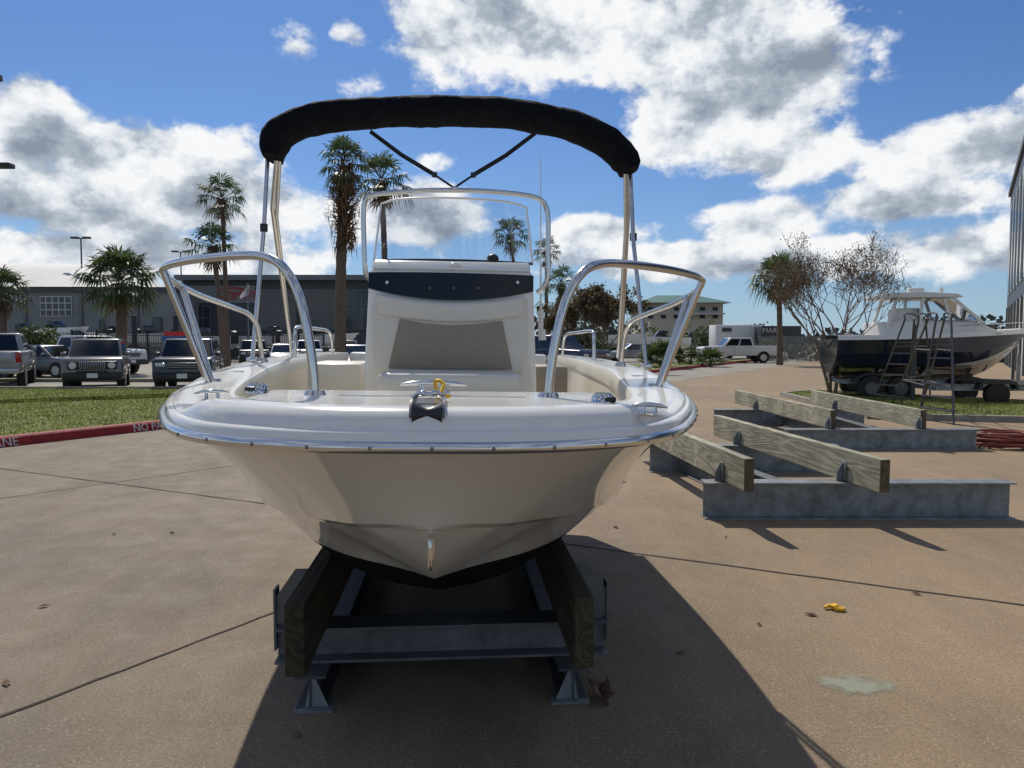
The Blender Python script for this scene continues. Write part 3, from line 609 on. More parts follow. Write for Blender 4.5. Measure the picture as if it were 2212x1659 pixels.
def car_at(px,d,head,**kw): p=GP(px,d); return add_car(loc=p,rz=-YAW+R(head),**kw)
g='vehicles in the parking lot'
car_at(212,26.6,24,name='parked_suv',label='grey boxy off-roader with slotted grille and round headlights facing the lawn',cat='car',kind='suv',color='grey',face='jeep',group=g)
car_at(412,26.4,16,name='parked_suv',label='black boxy off-roader parked second from left along the lawn, beside the white boat rail',cat='car',kind='suv',color='black',face='plain',group=g)
car_at(-6,27.5,208,name='pickup_truck',label='silver pickup cut by the left edge, tailgate toward the lawn',cat='pickup truck',kind='pickup',color='silver',group=g)
car_at(188,38,70,name='pickup_truck',label='white pickup seen from the side behind the grey off-roader',cat='pickup truck',kind='pickup',color='white',group=g)
car_at(100,34.5,75,name='parked_car',label='dark slate hatchback seen from the side beside the silver pickup',cat='car',kind='sedan',color='slate',group=g)
car_at(548,50,20,name='parked_suv',label='black family wagon in the far row behind the left bimini pole',cat='car',kind='suv',color='black',group=g)
car_at(612,49,20,name='parked_car',label='silver sedan in the far row between the left bimini poles and the palm',cat='car',kind='sedan',color='silver',group=g)
car_at(668,52,15,name='parked_suv',label='white wagon in the far row just left of the thick palm',cat='car',kind='suv',color='white',group=g)
car_at(768,38,12,name='parked_car',label='silver car peeking out between thick palm and boat console',cat='car',kind='sedan',color='silver',group=g)
car_at(745,52,8,name='parked_suv',label='dark wagon in the far row behind the thick palm trunk',cat='car',kind='suv',color='slate',group=g)
car_at(1190,36,42,name='pickup_truck',label='dark blue pickup just right of the boat console',cat='pickup truck',kind='pickup',color='blue',group=g)
car_at(1592,58,-90,name='pickup_truck',label='white crew pickup seen from the side near the right palm',cat='pickup truck',kind='pickup',color='white',group=g)
car_at(1368,60,-80,name='parked_car',label='silver car far off under the bare reddish tree',cat='car',kind='sedan',color='silver',group=g)
car_at(2140,60,20,name='parked_car',label='small white car far off beneath the blue boat bow',cat='car',kind='sedan',color='white',group=g)
# ------------------------------------------------------------ palms and trees
def rv(a=1): return V((random.uniform(-a,a),random.uniform(-a,a),random.uniform(-a,a)))
def fan(mb,base,d,pet,size,nb=12,droop=.35,w=.055):
    d=d.normalized(); side=d.cross(V((0,0,1))); 
    if side.length<.1: side=d.cross(V((1,0,0)))
    side.normalize(); e=base+d*pet-V((0,0,pet*.1))
    mb.bar(base,e,.03,.02)
    for k in range(nb):
        a=R(-95+190*k/(nb-1))+random.uniform(-.06,.06); dir=(d*math.cos(a)+side*math.sin(a)); ln=size*(.72+.28*math.cos(a*.7))*random.uniform(.8,1.15)
        per=(side*math.cos(a)-d*math.sin(a))*w*size
        m=e+dir*ln*.5-V((0,0,ln*.05)); t=e+dir*ln*.9-V((0,0,ln*droop*random.uniform(.6,1.6)))
        mb.poly([e,m+per,m-per]); mb.poly([m+per,t,m-per])
def palm(label,px,d,zc,r,tr,nf=46,skirt=0,boots=0,name='fan_palm',squash=1,base_px=None,elmin=-35):
    p=GP(px,d); b=GP(base_px if base_px else px,d); root=thing(name,label,'palm tree',b,group='palm trees around the yard')
    mb=MB(); n=26; pts=[];rs=[]
    for i in range(n+1):
        u=i/n; q=b.lerp(V((p.x,p.y,0)),u*u); pts.append(V((q.x,q.y,zc*u))); rs.append(tr*(1.25-.25*min(1,u*4)-.2*u)*(1+.05*((i%2)*2-1)))
    mb.tube(pts,rs,12); build(mb,'trunk','trunk',root)
    top=V((p.x,p.y,zc))
    if boots:
        mb=MB()
        for k in range(int(150 if boots<2 else 620)):
            a=random.uniform(0,6.28); zz=random.uniform(0,boots); z=zc-zz; fl=1+1.5*math.exp(-((zz-boots*.5)/(boots*.28))**2)*(boots>2); rr_=tr*1.0; q=V((p.x+math.cos(a)*rr_,p.y+math.sin(a)*rr_,z)); dr=V((math.cos(a),math.sin(a),random.uniform(-.3,1.3))).normalized()
            L=random.uniform(.15,.38)*(.5+tr*1.2)*fl; s=dr.cross(V((0,0,1))).normalized()*.06
            mb.poly([q-s,q+s,q+dr*L+s*.4,q+dr*L-s*.4])
            if random.random()<.5: t=q+dr*L; mb.poly([t+s*.4,t-s*.4,t+V((0,0,-random.uniform(.2,.55)))+rv(.1)])
        build(mb,'old_frond_bases','boots',root,smooth=False)
    mb=MB(); mb2=MB()
    for k in range(nf):
        a=k*2.39996+random.uniform(-.25,.25); el=R(elmin+(80-elmin)*((k+.5)/nf)**.9)+random.uniform(-.15,.15)
        dr=V((math.cos(a)*math.cos(el)*squash,math.sin(a)*math.cos(el)*squash,math.sin(el)))
        fan(mb,top+V((0,0,.1))+dr*.1,dr,r*.48*random.uniform(.75,1.25),r*.52,12,.5 if el<.5 else .28,.05)
    build(mb,'crown','frond',root,smooth=False,recalc=False)
    for k in range(skirt):
        a=random.uniform(0,6.28); el=R(random.uniform(-75,-35)); dr=V((math.cos(a)*math.cos(el),math.sin(a)*math.cos(el),math.sin(el))); fan(mb2,top-V((0,0,random.uniform(0,.4))),dr,r*.3,r*.4,9,.3,.07)
    if skirt: build(mb2,'dead_fronds','dead',root,smooth=False,recalc=False)
    return root
def zp(py,d): return H+(HOR-py)/F*d
palm('tallest thick palm with a shaggy brown upper trunk, just left of the boat console',750,30,zp(364,30),1.3,.23,32,8,3.3,base_px=735,squash=.75)
palm('tall palm with a dark crown directly behind the left side of the windshield',828,34,zp(400,34),1.5,.15,30,8,.8,base_px=836)
palm('tall slender palm behind the left bow rail, upper crown of the pair',487,45,zp(436,45),1.75,.15,26,5,.4,base_px=492)
palm('shorter palm behind the left bow rail, lower crown of the pair',465,43,zp(535,43),1.7,.17,28,8,.4,base_px=482)
palm('stocky round-crowned palm behind the grey off-roader at left',265,38,zp(615,38),2.3,.28,60,6,1.0)
palm('palm cut off by the left edge above the silver pickup',8,36,zp(634,36),1.5,.22,44,4,.8)
palm('pale far palm seen through the windshield',1102,55,zp(512,55),1.7,.14,26,5,.3,base_px=1122)
palm('far dark palm by the right edge of the windshield',1180,58,zp(548,58),1.4,.15,22,4,.3)
palm('low palm crown just right of the console below the grab rail',1212,44,zp(618,44),1.3,.16,26,4,.5)
palm('palm with a full crown beside the bare crepe myrtle at right',1678,52,zp(607,52),2.3,.2,46,12,.8,base_px=1684)
def lowpalm(label,px,d,r,n=26):
    p=GP(px,d); root=thing('fan_palm_shrub',label,'shrub',p,group='low palm shrubs')
    mb=MB()
    for k in range(n):
        a=k*2.4; el=R(random.uniform(10,80)); dr=V((math.cos(a)*math.cos(el),math.sin(a)*math.cos(el),math.sin(el))); fan(mb,p+V((0,0,.1)),dr,r*.6,r*.6,11,.25,.06)
    build(mb,'crown','leafg',root,smooth=False,recalc=False)
    mb=MB(); mb.tube([p,p+V((0,0,.25))],.12,8); build(mb,'trunk','trunk',root)
lowpalm('spiky low palm shrub behind the right bow rail',1432,45,1.9,36); lowpalm('low palm shrub left of the white crew pickup',1492,50,1.2); lowpalm('low palm shrub in front of the white crew pickup',1535,48,1.3)
def tree(name,label,px,d,h,spread,stems,leaves,lm,r0=.07,depth=5,seed=1,lsz=.06,cat='tree',rmin=.006,cl=.08,lean=.34):
    rnd=random.Random(seed); p=GP(px,d); root=thing(name,label,cat,p); mb=MB(); tips=[]
    def br(q,dr,L,r,k):
        pts=[q]; rs=[max(r,rmin)]; dcur=dr
        for i in range(3):
            dcur=(dcur+V((rnd.uniform(-.16,.16),rnd.uniform(-.16,.16),rnd.uniform(.0,.16)))).normalized(); q=q+dcur*L/3; pts.append(q); rs.append(max(rmin,r*(1-.14*(i+1))))
            if k<=1: tips.append(q.copy())
        mb.tube(pts,rs,5 if r>.02 else 3,cap=False)
        if k==0: return
        for c in range(3):
            ax=V((rnd.uniform(-1,1),rnd.uniform(-1,1),rnd.uniform(-.2,.5))).normalized(); nd=(dcur*.85+ax*.6*spread).normalized(); br(pts[rnd.choice([2,3,3])],nd,L*rnd.uniform(.6,.8),r*.58,k-1)
    for s in range(stems):
        a=2*math.pi*s/stems+.4; dr=V((math.cos(a)*lean,math.sin(a)*lean,1)).normalized(); br(p+V((math.cos(a)*.08,math.sin(a)*.08,0)),dr,h*.33,r0,depth)
    build(mb,'trunk','bark',root,recalc=False)
    mb=MB()
    for k in range(leaves):
        q=rnd.choice(tips)+V((rnd.gauss(0,cl),rnd.gauss(0,cl),rnd.gauss(0,cl))); u=V((rnd.uniform(-1,1),rnd.uniform(-1,1),rnd.uniform(-1,1))).normalized(); w=u.cross(V((rnd.uniform(-1,1),rnd.uniform(-1,1),.5))).normalized(); s=lsz*rnd.uniform(.5,1.2)
        mb.poly([q-u*s,q+w*s*.5,q+u*s,q-w*s*.5])
    build(mb,'crown',lm,root,recalc=False,smooth=False); return root
tree('crepe_myrtle','nearly bare multi-stemmed crepe myrtle in front of the blue and white boat',1800,22.0,4.9,1.15,4,8500,'leafr',.05,5,4,.032,rmin=.0055,cl=.09,lean=.2)
tree('crepe_myrtle','bushy reddish-brown small tree behind the right bow rail',1292,40,4.9,1.1,4,10000,'leafr',.06,5,9,.10)
tree('crepe_myrtle','small brown tree right of the console beyond the dark blue pickup',1215,46,4.3,1.1,4,6000,'leafr',.05,5,12,.10)
def bush(label,px,d,w,h,m='leafg',n=1800,group=None,base=0):
    p=GP(px,d); root=thing('bush',label,'bush',p,group=group); mb=MB()
    lob=[(random.uniform(-w/2,w/2),random.uniform(-.6,.6),random.uniform(.3,.8)*h,random.uniform(.35,.6)*h) for _ in range(int(4+w*1.2))]
    for k in range(n):
        l=random.choice(lob); v=rv().normalized()*l[3]*random.uniform(.6,1.05); q=p+RT*(l[0])+FW*l[1]+V((0,0,l[2]))+v
        if q.z<0: q.z=.05
        u=rv().normalized(); ww=u.cross(rv()).normalized(); s=h*.07*random.uniform(.6,1.3); mb.poly([q-u*s,q+ww*s*.6,q+u*s,q-ww*s*.6])
    build(mb,'foliage',m,root,recalc=False,smooth=False)
bush('dark green bush behind the silver pickup at far left',60,45,4,2.2)
bush('green bush left of the bare reddish tree',1240,52,4,2.0)
bush('long green bush in front of the teal roofed house',1500,95,22,3.4,n=3500)
bush('green bush at the foot of the right palm',1720,64,6,1.6)
mb=MB()
for k in range(9000):
    x=random.uniform(-260,330); dd_=random.uniform(230,270); hmax=5+2.5*math.sin(x*.05)+2*math.sin(x*.13+1)+1.5*math.sin(x*.31); z=random.uniform(0,max(1.5,hmax)); q=G(x,dd_,z); u=rv().normalized(); w=u.cross(rv()).normalized(); s=1.2
    mb.poly([q-u*s,q+w*s*.7,q+u*s,q-w*s*.7])
o=build(mb,'tree_line',mat('far_foliage',(.07,.09,.08),.9,var=.3,scale=.2),recalc=False,smooth=False); tag(o,'far band of low trees along the horizon','trees',None,'stuff')
# ------------------------------------------------------------ buildings
def corrug(name,col,sc=3.0,rough=.6):
    m=mat(name,col,rough,var=.06,scale=.5); nt=m.node_tree; n=nt.nodes; b=n['Principled BSDF']; tc=n.new('ShaderNodeTexCoord'); wv=n.new('ShaderNodeTexWave'); wv.inputs['Scale'].default_value=sc; wv.bands_direction='X'
    nt.links.new(tc.outputs['Object'],wv.inputs['Vector']); bp=n.new('ShaderNodeBump'); bp.inputs['Strength'].default_value=.6; bp.inputs['Distance'].default_value=.05; nt.links.new(wv.outputs['Fac'],bp.inputs['Height']); nt.links.new(bp.outputs[0],b.inputs['Normal']); return m
M['wallg']=corrug('grey_metal_wall',(.22,.23,.23)); M['roofw']=corrug('white_metal_roof',(.50,.50,.48)); M['walld']=mat('dark_wall',(.045,.05,.055),.5,var=.2,scale=.4)
M['walls']=corrug('slate_blue_cladding',(.06,.085,.13),2.0); M['wallw']=mat('white_render',(.5,.5,.48),.7,var=.08,scale=.5); M['teal']=mat('teal_roof',(.012,.11,.10),.6,var=.15,scale=.6)
M['cream']=mat('cream_wall',(.48,.45,.37),.8,var=.06,scale=.5); M['sign']=mat('red_sign',(.5,.02,.02),.5)
d=70; wx0=-62; wx1=(395-CX)/F*d; h=zp(622,d)
wh=thing('warehouse','long grey metal warehouse with a pale curved roof at far left','warehouse',G(-45,d))
def fbox(x0,x1,d0,d1,z0,z1): 
    mb=MB(); a=G(x0,d0);b=G(x1,d0);c=G(x1,d1);e=G(x0,d1); mb.prism([V((q.x,q.y,z0)) for q in (a,b,c,e)],(0,0,z1-z0)); return mb
build(fbox(wx0,wx1,d,d+26,0,h),'wall','wallg',wh)
mb=MB(); rows=[]
for i in range(13):
    u=i/12; dd_=d-.5+27*u; rows.append([G(x,dd_,h+.05+k*1.0*math.sin(math.pi*u)) for x,k in ((wx0,3.4),(-50,3.4),((0-CX)/F*d,3.3),((90-CX)/F*d,3.0),((170-CX)/F*d,1.6),((215-CX)/F*d,.3))])
mb.grid(rows); build(mb,'roof','roofw',wh)
build(fbox(wx0,wx1+.2,d-.35,d-.05,h-.4,h+.03),'fascia','walld',wh)
def fwin(parent,px0,px1,py0,py1,d,nx,ny,frame='wallw',gl='winglass',nm='window'):
    a=WD(px0,py1,d-.06); b=WD(px1,py0,d-.06); x0=(a-CAMP).dot(RT); x1=(b-CAMP).dot(RT)
    f=build(fbox(x0,x1,d-.12,d-.03,a.z,b.z),nm,frame,parent)
    build(fbox(x0+.08,x1-.08,d-.15,d-.125,a.z+.08,b.z-.08),'pane',gl,f)
    mb=MB()
    for i in range(1,nx): x=x0+(x1-x0)*i/nx; m2=fbox(x-.04,x+.04,d-.18,d-.152,a.z+.08,b.z-.08); bb=len(mb.v); mb.v+=m2.v; mb.f+=[[q+bb for q in ff] for ff in m2.f]
    for i in range(1,ny): z=a.z+(b.z-a.z)*i/ny; m2=fbox(x0+.08,x1-.08,d-.182,d-.154,z-.04,z+.04); bb=len(mb.v); mb.v+=m2.v; mb.f+=[[q+bb for q in ff] for ff in m2.f]
    if mb.v: build(mb,'glazing_bar',frame,f)
fwin(wh,88,155,640,684,d,5,3); fwin(wh,215,225,690,712,d,1,1,'walld'); fwin(wh,330,350,685,715,d,1,1,'walld')
for px in (60,180,300,385):
    x=(px-CX)/F*d; build(fbox(x-.12,x+.12,d-.2,d-.02,0,h-.42),'downpipe','galvd',wh)
d=74; dx0=(398-CX)/F*d; dx1=(812-CX)/F*d; h2=zp(608,d)
sh=thing('showroom','long dark flat-roofed showroom with red lettering behind the fence','building',G((dx0+dx1)/2,d))
build(fbox(dx0,dx1,d,d+20,0,h2),'wall','walld',sh); build(fbox(dx0-.3,dx1+.3,d-1.2,d+20.2,h2+.01,h2+.5),'roof','galvd',sh)
fwin(sh,560,640,625,712,d,5,2,'galvd'); fwin(sh,655,800,625,712,d,8,2,'galvd'); fwin(sh,405,455,660,712,d,3,2,'galvd')
mb=fbox((400-CX)/F*d,(555-CX)/F*d,d-.12,d-.02,zp(655,d),zp(618,d)); build(mb,'sign_band','wallg',sh)
p=WD(466,646,d-.2); text('AZIMUT',1.1,face_matrix(p,RT,V((0,0,1))),'sign','lettering',sh,.03)
mb=MB(); pts=[WD(474+k*6,628-6*math.sin(math.pi*k/10),d-.16) for k in range(11)]
mb.tube(pts,.08,6); build(mb,'sign_arc','sign',sh)
ra=G(24.9,37); rb=G(35.7,55); rd=(rb-ra).normalized(); rn=V((rd.y,-rd.x,0)); 
if rn.dot(RT)<0: rn=-rn
hb=10.35+1.6
bl=thing('tall_metal_building','tall blue-grey metal boat storage building at the right edge','building',ra)
def bprism(a,b,dep,z0,z1): mb=MB(); mb.prism([V((q.x,q.y,z0)) for q in (a,b,b+rn*dep,a+rn*dep)],(0,0,z1-z0)); return mb
build(bprism(ra-rd*25,rb,30,0,hb*.33),'lower_wall','wallw',bl); build(bprism(ra-rd*25,rb,30,hb*.33+.002,hb),'upper_wall','walls',bl)
build(bprism(ra-rd*25-rn*.15,rb-rn*.15+rd*.15,30,hb+.002,hb+.35),'roof_trim','walld',bl)
for k in range(10):
    a=ra+rd*(-14+k*3.4); 
    f=build(bprism(a-rn*.08,a+rd*1.2-rn*.08,.07,hb*.4,hb*.9),'window','wallw',bl); build(bprism(a+rd*.1-rn*.1,a+rd*1.1-rn*.1,.015,hb*.4+.15,hb*.9-.15),'pane','winglass',f)
    build(bprism(a+rd*2-rn*.12,a+rd*2.2-rn*.12,.11,0,hb*.33-.01),'pilaster','galvd',bl)
d=120
ho=thing('house','far cream three-storey house with a teal hipped roof behind the right bow rail','house',G((1470-CX)/F*d,d))
hx0=(1388-CX)/F*d; hx1=(1560-CX)/F*d; zt=zp(655,d)
build(fbox(hx0,hx1,d,d+12,0,zt),'wall','cream',ho)
for (x0,x1,z0,hh) in ((hx0-1,hx1+1,zt,1.5),((1378-CX)/F*d,(1420-CX)/F*d,zt-1.2,1.3)):
    mb=MB(); q=[G(x0,d-1.5,z0),G(x1,d-1.5,z0),G(x1,d+13,z0),G(x0,d+13,z0)]; m_=(x1-x0)*.28; rdg=[G(x0+m_,d+5,z0+hh),G(x1-m_,d+5,z0+hh)]
    mb.poly([q[0],q[1],rdg[1],rdg[0]]); mb.poly([q[2],q[3],rdg[0],rdg[1]]); mb.poly([q[1],q[2],rdg[1]]); mb.poly([q[3],q[0],rdg[0]]); mb.poly(q); build(mb,'roof','teal',ho)
for fl in range(2):
    for k in range(6):
        px=1398+k*28; fwin(ho,px,px+14,662+fl*17,672+fl*17,d,1,1,'wallw')
build(fbox(hx0+5,hx1,d-1.4,d-.2,zp(680,d),zp(677,d)),'balcony','wallw',ho)
def simple_trailer(name,label,cat,px0,px1,py0,d,dep,m,stripe=None):
    x0=(px0-CX)/F*d; x1=(px1-CX)/F*d; z=zp(py0,d); r=thing(name,label,cat,G((x0+x1)/2,d)); mb=fbox(x0,x1,d,d+dep,.6,z); build(mb,'body',m,r,bevel=.08)
    for x in (x0+(x1-x0)*.25,x0+(x1-x0)*.32,x0+(x1-x0)*.8): mb=MB(); mb.cyl(G(x,d-.02,.45),G(x,d+.3,.45),.45,16); build(mb,'wheel','rubber',r)
    return r
t=simple_trailer('camper_trailer','white camper trailer far behind the white crew pickup','trailer',1545,1640,702,72,2.5,'white'); fwin(t,1560,1580,708,716,72,1,1,'walld')
t=simple_trailer('box_trailer','dark box trailer with white letters right of the camper','trailer',1644,1730,704,70,2.5,'walld')
text('MAR',.65,face_matrix(WD(1647,719,69.9),RT,V((0,0,1))),'letter','lettering',t,.01)
# ------------------------------------------------------------ fences
def fence(label,x0,x1,d,h,n,posts,m='fence',name='picket_fence',z0=.1):
    r=thing(name,label,'fence',G(x0,d)); mb=MB()
    for i in range(n+1):
        x=x0+(x1-x0)*i/n; mb.box(G(x,d,h/2),(.035,.035,h))
    build(mb,'pickets',m,r,smooth=False); 
    mb=MB()
    for z in (.3,h-.25): mb.bar(G(x0,d,z),G(x1,d,z),.04,.05)
    build(mb,'rail',m,r)
    for i in range(posts+1):
        x=x0+(x1-x0)*i/posts; mb=MB(); mb.box(G(x,d,h/2+.1),(.12,.12,h+.2)); build(mb,'post',m,r)
    return r
fence('black picket fence along the back of the parking lot',(-60-CX)/F*57,(700-CX)/F*57,57,2.3,190,14)
def mesh_fence():
    m=bpy.data.materials.new('chain_link'); m.use_nodes=True; nt=m.node_tree; n=nt.nodes; b=n['Principled BSDF']; b.inputs['Base Color'].default_value=(.35,.36,.36,1); b.inputs['Alpha'].default_value=.35; return m
M['chain']=mesh_fence()
cf=thing('chain_link_fence','chain link fence beyond the right red kerb','fence',GP(1640,62)); a=GP(1640,62);b=GP(1780,60)
mb=MB(); mb.poly([a,b,b+V((0,0,2)),a+V((0,0,2))]); build(mb,'mesh_panel','chain',cf)
for i in range(6): q=a.lerp(b,i/5); mb=MB(); mb.cyl(q,q+V((0,0,2.1)),.04,8); build(mb,'post','galv',cf)
mb=MB(); mb.bar(a+V((0,0,2)),b+V((0,0,2)),.04,.04); build(mb,'rail','galv',cf)
for i,px in enumerate((292,382)):
    p=GP(px,55); mb=MB(); mb.box(p+V((0,0,1.7)),(.28,.28,3.4)); mb.box(p+V((0,0,3.45)),(.36,.36,.1)); o=build(mb,'gate_post','fence',bevel=.02)
    tag(o,'tall black gate post %s'%('right of the round-crowned palm' if i==0 else 'left of the pair of palms'),'post')
r=thing('banner','small red and blue banner on the fence behind the parked off-roaders','banner',GP(372,54))
mb=fbox((350-CX)/F*54,(404-CX)/F*54,54,54.04,zp(738,54),zp(726,54)); build(mb,'lower_panel',mat('blue_banner',(.03,.10,.28),.6),r)
mb=fbox((355-CX)/F*54,(404-CX)/F*54,54,54.04,zp(725.8,54),zp(716,54)); build(mb,'upper_panel','sign',r)
for px in (352,402): mb=MB(); mb.cyl(GP(px,54.1,0),GP(px,54.1,zp(716,54)),.03,8); build(mb,'pole','fence',r)
r=thing('flag','small white flag on a slim pole left of the bimini pole','flag',GP(540,56)); mb=MB(); mb.cyl(GP(538,56,0),GP(538,56,zp(612,56)),.04,8); build(mb,'pole','galv',r)
mb=MB(); mb.grid([[WD(538-k*4,614+k*5+j*(11-k*1.5),56+.15*math.sin(k*1.5)) for k in range(6)] for j in range(3)]); build(mb,'cloth','white',r)
# ------------------------------------------------------------ light poles
def lamp(label,px,d,pyt,heads,r=.09,base_px=None):
    zt=zp(pyt,d); p=GP(px,d); root=thing('light_pole',label,'light pole',p,group='parking lot light poles'); mb=MB(); mb.tube([p,p+V((0,0,zt))],[r,r*.7],10); build(mb,'pole','walld',root)
    for hx in heads:
        mb=MB(); mb.bar(p+V((0,0,zt-.1)),p+RT*hx*.9+V((0,0,zt-.05)),.07,.07); build(mb,'arm','walld',root)
        mb=MB(); mb.box(p+RT*hx*1.0+V((0,0,zt)),(.75,.45,.2),Matrix.Rotation(-YAW,3,'Z')); build(mb,'lamp_head','black',root,bevel=.03)
lamp('nearest light pole, its head cut by the upper left edge',-72,24.6,178,(1,),.1)
lamp('light pole at the left edge with a flat head above the palm',-2,33,364,(.5,-.5))
lamp('slim far light pole between the warehouse and the stocky palm',183,78,516,(.6,-.6),.1)
lamp('slim far light pole behind the left bow rail',396,95,545,(.7,-.7),.1)
# ------------------------------------------------------------ other boats
def mini_boat(label,px,d,L,rz,z0,top=True,color='white',group=None,name='stored_boat',Bm=None,wl=None,rise=.22):
    p=GP(px,d,0); r=thing(name,label,'boat',(p.x,p.y,0),-YAW+R(rz),group); hb_=(Bm or L*.32)/2; hgt=L*.17
    rows=[]
    for i in range(19):
        u=i/18; x=L*(u-.5); b_=hb_*(1 if u<.5 else max(.0,1-((u-.5)/.5)**2.3)); kz=hgt*.9*max(0,(u-.72)/.28)**1.8; sz=hgt*(1+rise*u*u); cz=kz+(sz-kz)*.32
        bt=b_*.82; xo=L*.05*max(0,(u-.7)/.3)
        rows.append([V((x+xo,-b_,z0+sz)),V((x+xo*.6,-(b_*.93),z0+cz+(sz-cz)*.45)),V((x,-bt,z0+cz)),V((x,0,z0+kz)),V((x,bt,z0+cz)),V((x+xo*.6,b_*.93,z0+cz+(sz-cz)*.45)),V((x+xo,b_,z0+sz))])
    return r,rows,hb_,hgt
def mini_simple(*a,**k):
    r,rows,hb_,hgt=mini_boat(*a,**k); L=a[3]; z0=a[5]
    mb=MB(); mb.grid(rows); mb.poly(rows[0]); build(mb,'hull',k.get('color','white'),r,world=False)
    mb=MB(); mb.grid([[rw[0]+V((0,0,-.02)),rw[-1]+V((0,0,-.02))] for rw in rows]); build(mb,'deck','white',r,world=False)
    mb=MB(); mb.prism([(-L*.1,-hb_*.5,z0+hgt),(L*.12,-hb_*.5,z0+hgt),(L*.02,-hb_*.5,z0+hgt*1.7),(-L*.1,-hb_*.5,z0+hgt*1.7)],(0,hb_,0)); build(mb,'cabin','glassd',r,world=False,bevel=.03)
    mb=MB(); mb.box((-L*.53,0,z0+hgt*.9),(.5,.4,1.0)); build(mb,'outboard_motor','black',r,world=False,bevel=.08)
    mb=MB(); mb.bar((-L*.3,0,z0*.55),(L*.3,0,z0*.55),.9,max(.1,z0*.3)); 
    for x in (-L*.3,L*.3): mb.box((x,0,z0*.5),(.12,1.0,z0))
    build(mb,'cradle','galvd',r,world=False)
    return r
for px,dd_,L,z0,rz,l in ((60,62,6.5,1.2,10,'white motorboat behind the fence nearest the left edge'),(125,63,6,1.6,-15,'white motorboat stored behind the white pickup roof'),(175,62,5.5,.9,20,'white motorboat behind the fence left of the stocky palm'),(232,64,5.5,1.3,170,'white motorboat behind the stocky palm trunk'),(330,63,6,1.2,15,'white motorboat behind the fence between the gate posts'),(440,63,6,1.0,160,'white motorboat behind the fence near the pair of palms'),(600,64,6.5,1.0,12,'white motorboat in front of the showroom behind the bimini pole'),(690,63,6,1.1,10,'white motorboat in front of the showroom beside the thick palm'),(1320,75,7,1.0,0,'white motorboat far behind the reddish tree'),(1425,78,6,1.0,180,'white motorboat below the teal roofed house')):
    mini_simple(l,px,dd_,L,rz,z0,group='boats stored in the far yard')
# big blue boat
L=5.0; BX=1990; BD=21.5; BR=-10
r,rows,hb_,hg=mini_boat('navy and white cabin boat with hardtop on a trailer at right, bow pointing right',BX,BD,L,BR,.60,name='hardtop_boat',Bm=2.2,rise=.18)
for rw in rows:
    for q in rw: q.z=.60+(q.z-.60)*1.26
def cut(rows,a,b): return [[rw[k] for k in range(a,b)] for rw in rows]
mb=MB(); mb.grid(cut(rows,2,5)); mb.poly(rows[0]); build(mb,'lower_hull','navy',r,world=False)
crm=mat('cream_gelcoat',(.42,.395,.33),.2,coat=.5)
for a_ in (0,5): mb=MB(); mb.grid(cut(rows,a_,a_+2)); build(mb,'topside','navy',r,world=False)
for (i0,i1) in ((1,2),(5,4)):
    mb=MB(); mb.grid([[rw[i0],rw[i1]] for rw in rows]); build(mb,'lower_side','navy',r,world=False)
mb=MB(); mb.grid([[rw[1].lerp(rw[2],max(.35,.95-.11*(k-11)))+V((0,-.012,0)),rw[2]+V((0,-.014,0)),rw[2].lerp(rw[3],.2)+V((0,-.014,-.012))] for k,rw in enumerate(rows) if 11<=k<=17]); build(mb,'bow_side_panel',crm,r,world=False)
mb=MB(); mb.grid([[rw[0]-V((0,.012,.03)),rw[0]-V((0,.02,.02)),rw[0]+V((0,0,.02)),rw[0]+V((0,.05,.10)),V((rw[0].x,0,rw[0].z+.12)),rw[-1]+V((0,-.05,.10)),rw[-1]+V((0,0,.02)),rw[-1]+V((0,.02,-.02)),rw[-1]+V((0,.012,-.03))] for rw in rows]); build(mb,'deck','white',r,world=False)
zs=1.78
mb=MB(); mb.prism([(-1.35,-.80,zs-.1),(1.8,-.80,zs+.05),(1.1,-.65,zs+.38),(-.2,-.65,zs+.43),(-1.35,-.65,zs+.36)],(0,1.6,0)); build(mb,'cabin','white',r,world=False,bevel=.05)
mb=MB(); mb.prism([(-.3,-.72,zs+.44),(1.25,-.72,zs+.38),(.5,-.6,zs+.98),(-.3,-.6,zs+1.0)],(0,1.34,0)); cg=build(mb,'windshield','clear',r,world=False)
for y in (-.73,.66):
    for a_,b_ in (((1.28,y,zs+.32),(.5,y,zs+1.02)),((-.3,y,zs+.3),(-.25,y,zs+1.02)),((.5,y,zs+.3),(.28,y,zs+1.0)),((-1.15,y,zs+.2),(-.9,y,zs+1.02))):
        mb=MB(); mb.bar(a_,b_,.07,.07); build(mb,'hardtop_support','white',r,world=False)
mb=MB(); mb.box((-.5,0,zs+.5),(.6,.9,.5)); build(mb,'helm_seat','white',r,world=False,bevel=.06)
mb=MB(); mb.prism([(-1.35,-.85,zs+1.02),(-1.3,-.85,zs+1.14),(-.3,-.85,zs+1.18),(.6,-.85,zs+1.12),(.75,-.85,zs+1.02)],(0,1.7,0)); ht=build(mb,'hardtop','white',r,world=False,bevel=.03)
mb=MB(); mb.cyl((-.2,0,zs+1.17),(-.2,0,zs+1.32),.22,18); build(mb,'radar_dome','white',ht,world=False,bevel=.02)
mb=MB(); mb.cyl((.5,.1,zs+1.1),(.5,.1,zs+1.34),.05,10); build(mb,'mast_light','white',ht,world=False)
mb=MB(); mb.cyl((-.6,-.5,zs+1.1),(-.75,-.5,zs+1.85),.012,6); build(mb,'antenna','white',ht,world=False)
mb=MB(); pts=[rw[0]+V((0,.08,.28)) for rw in rows[11:]]+[rw[-1]+V((0,-.08,.28)) for rw in rows[11:]][::-1]
mb.tube(pts,.012,6)
for rw in rows[11::2]: mb.tube([rw[0]+V((0,.08,.05)),rw[0]+V((0,.08,.28))],.010,5)
build(mb,'bow_rail','steel',r,world=False)
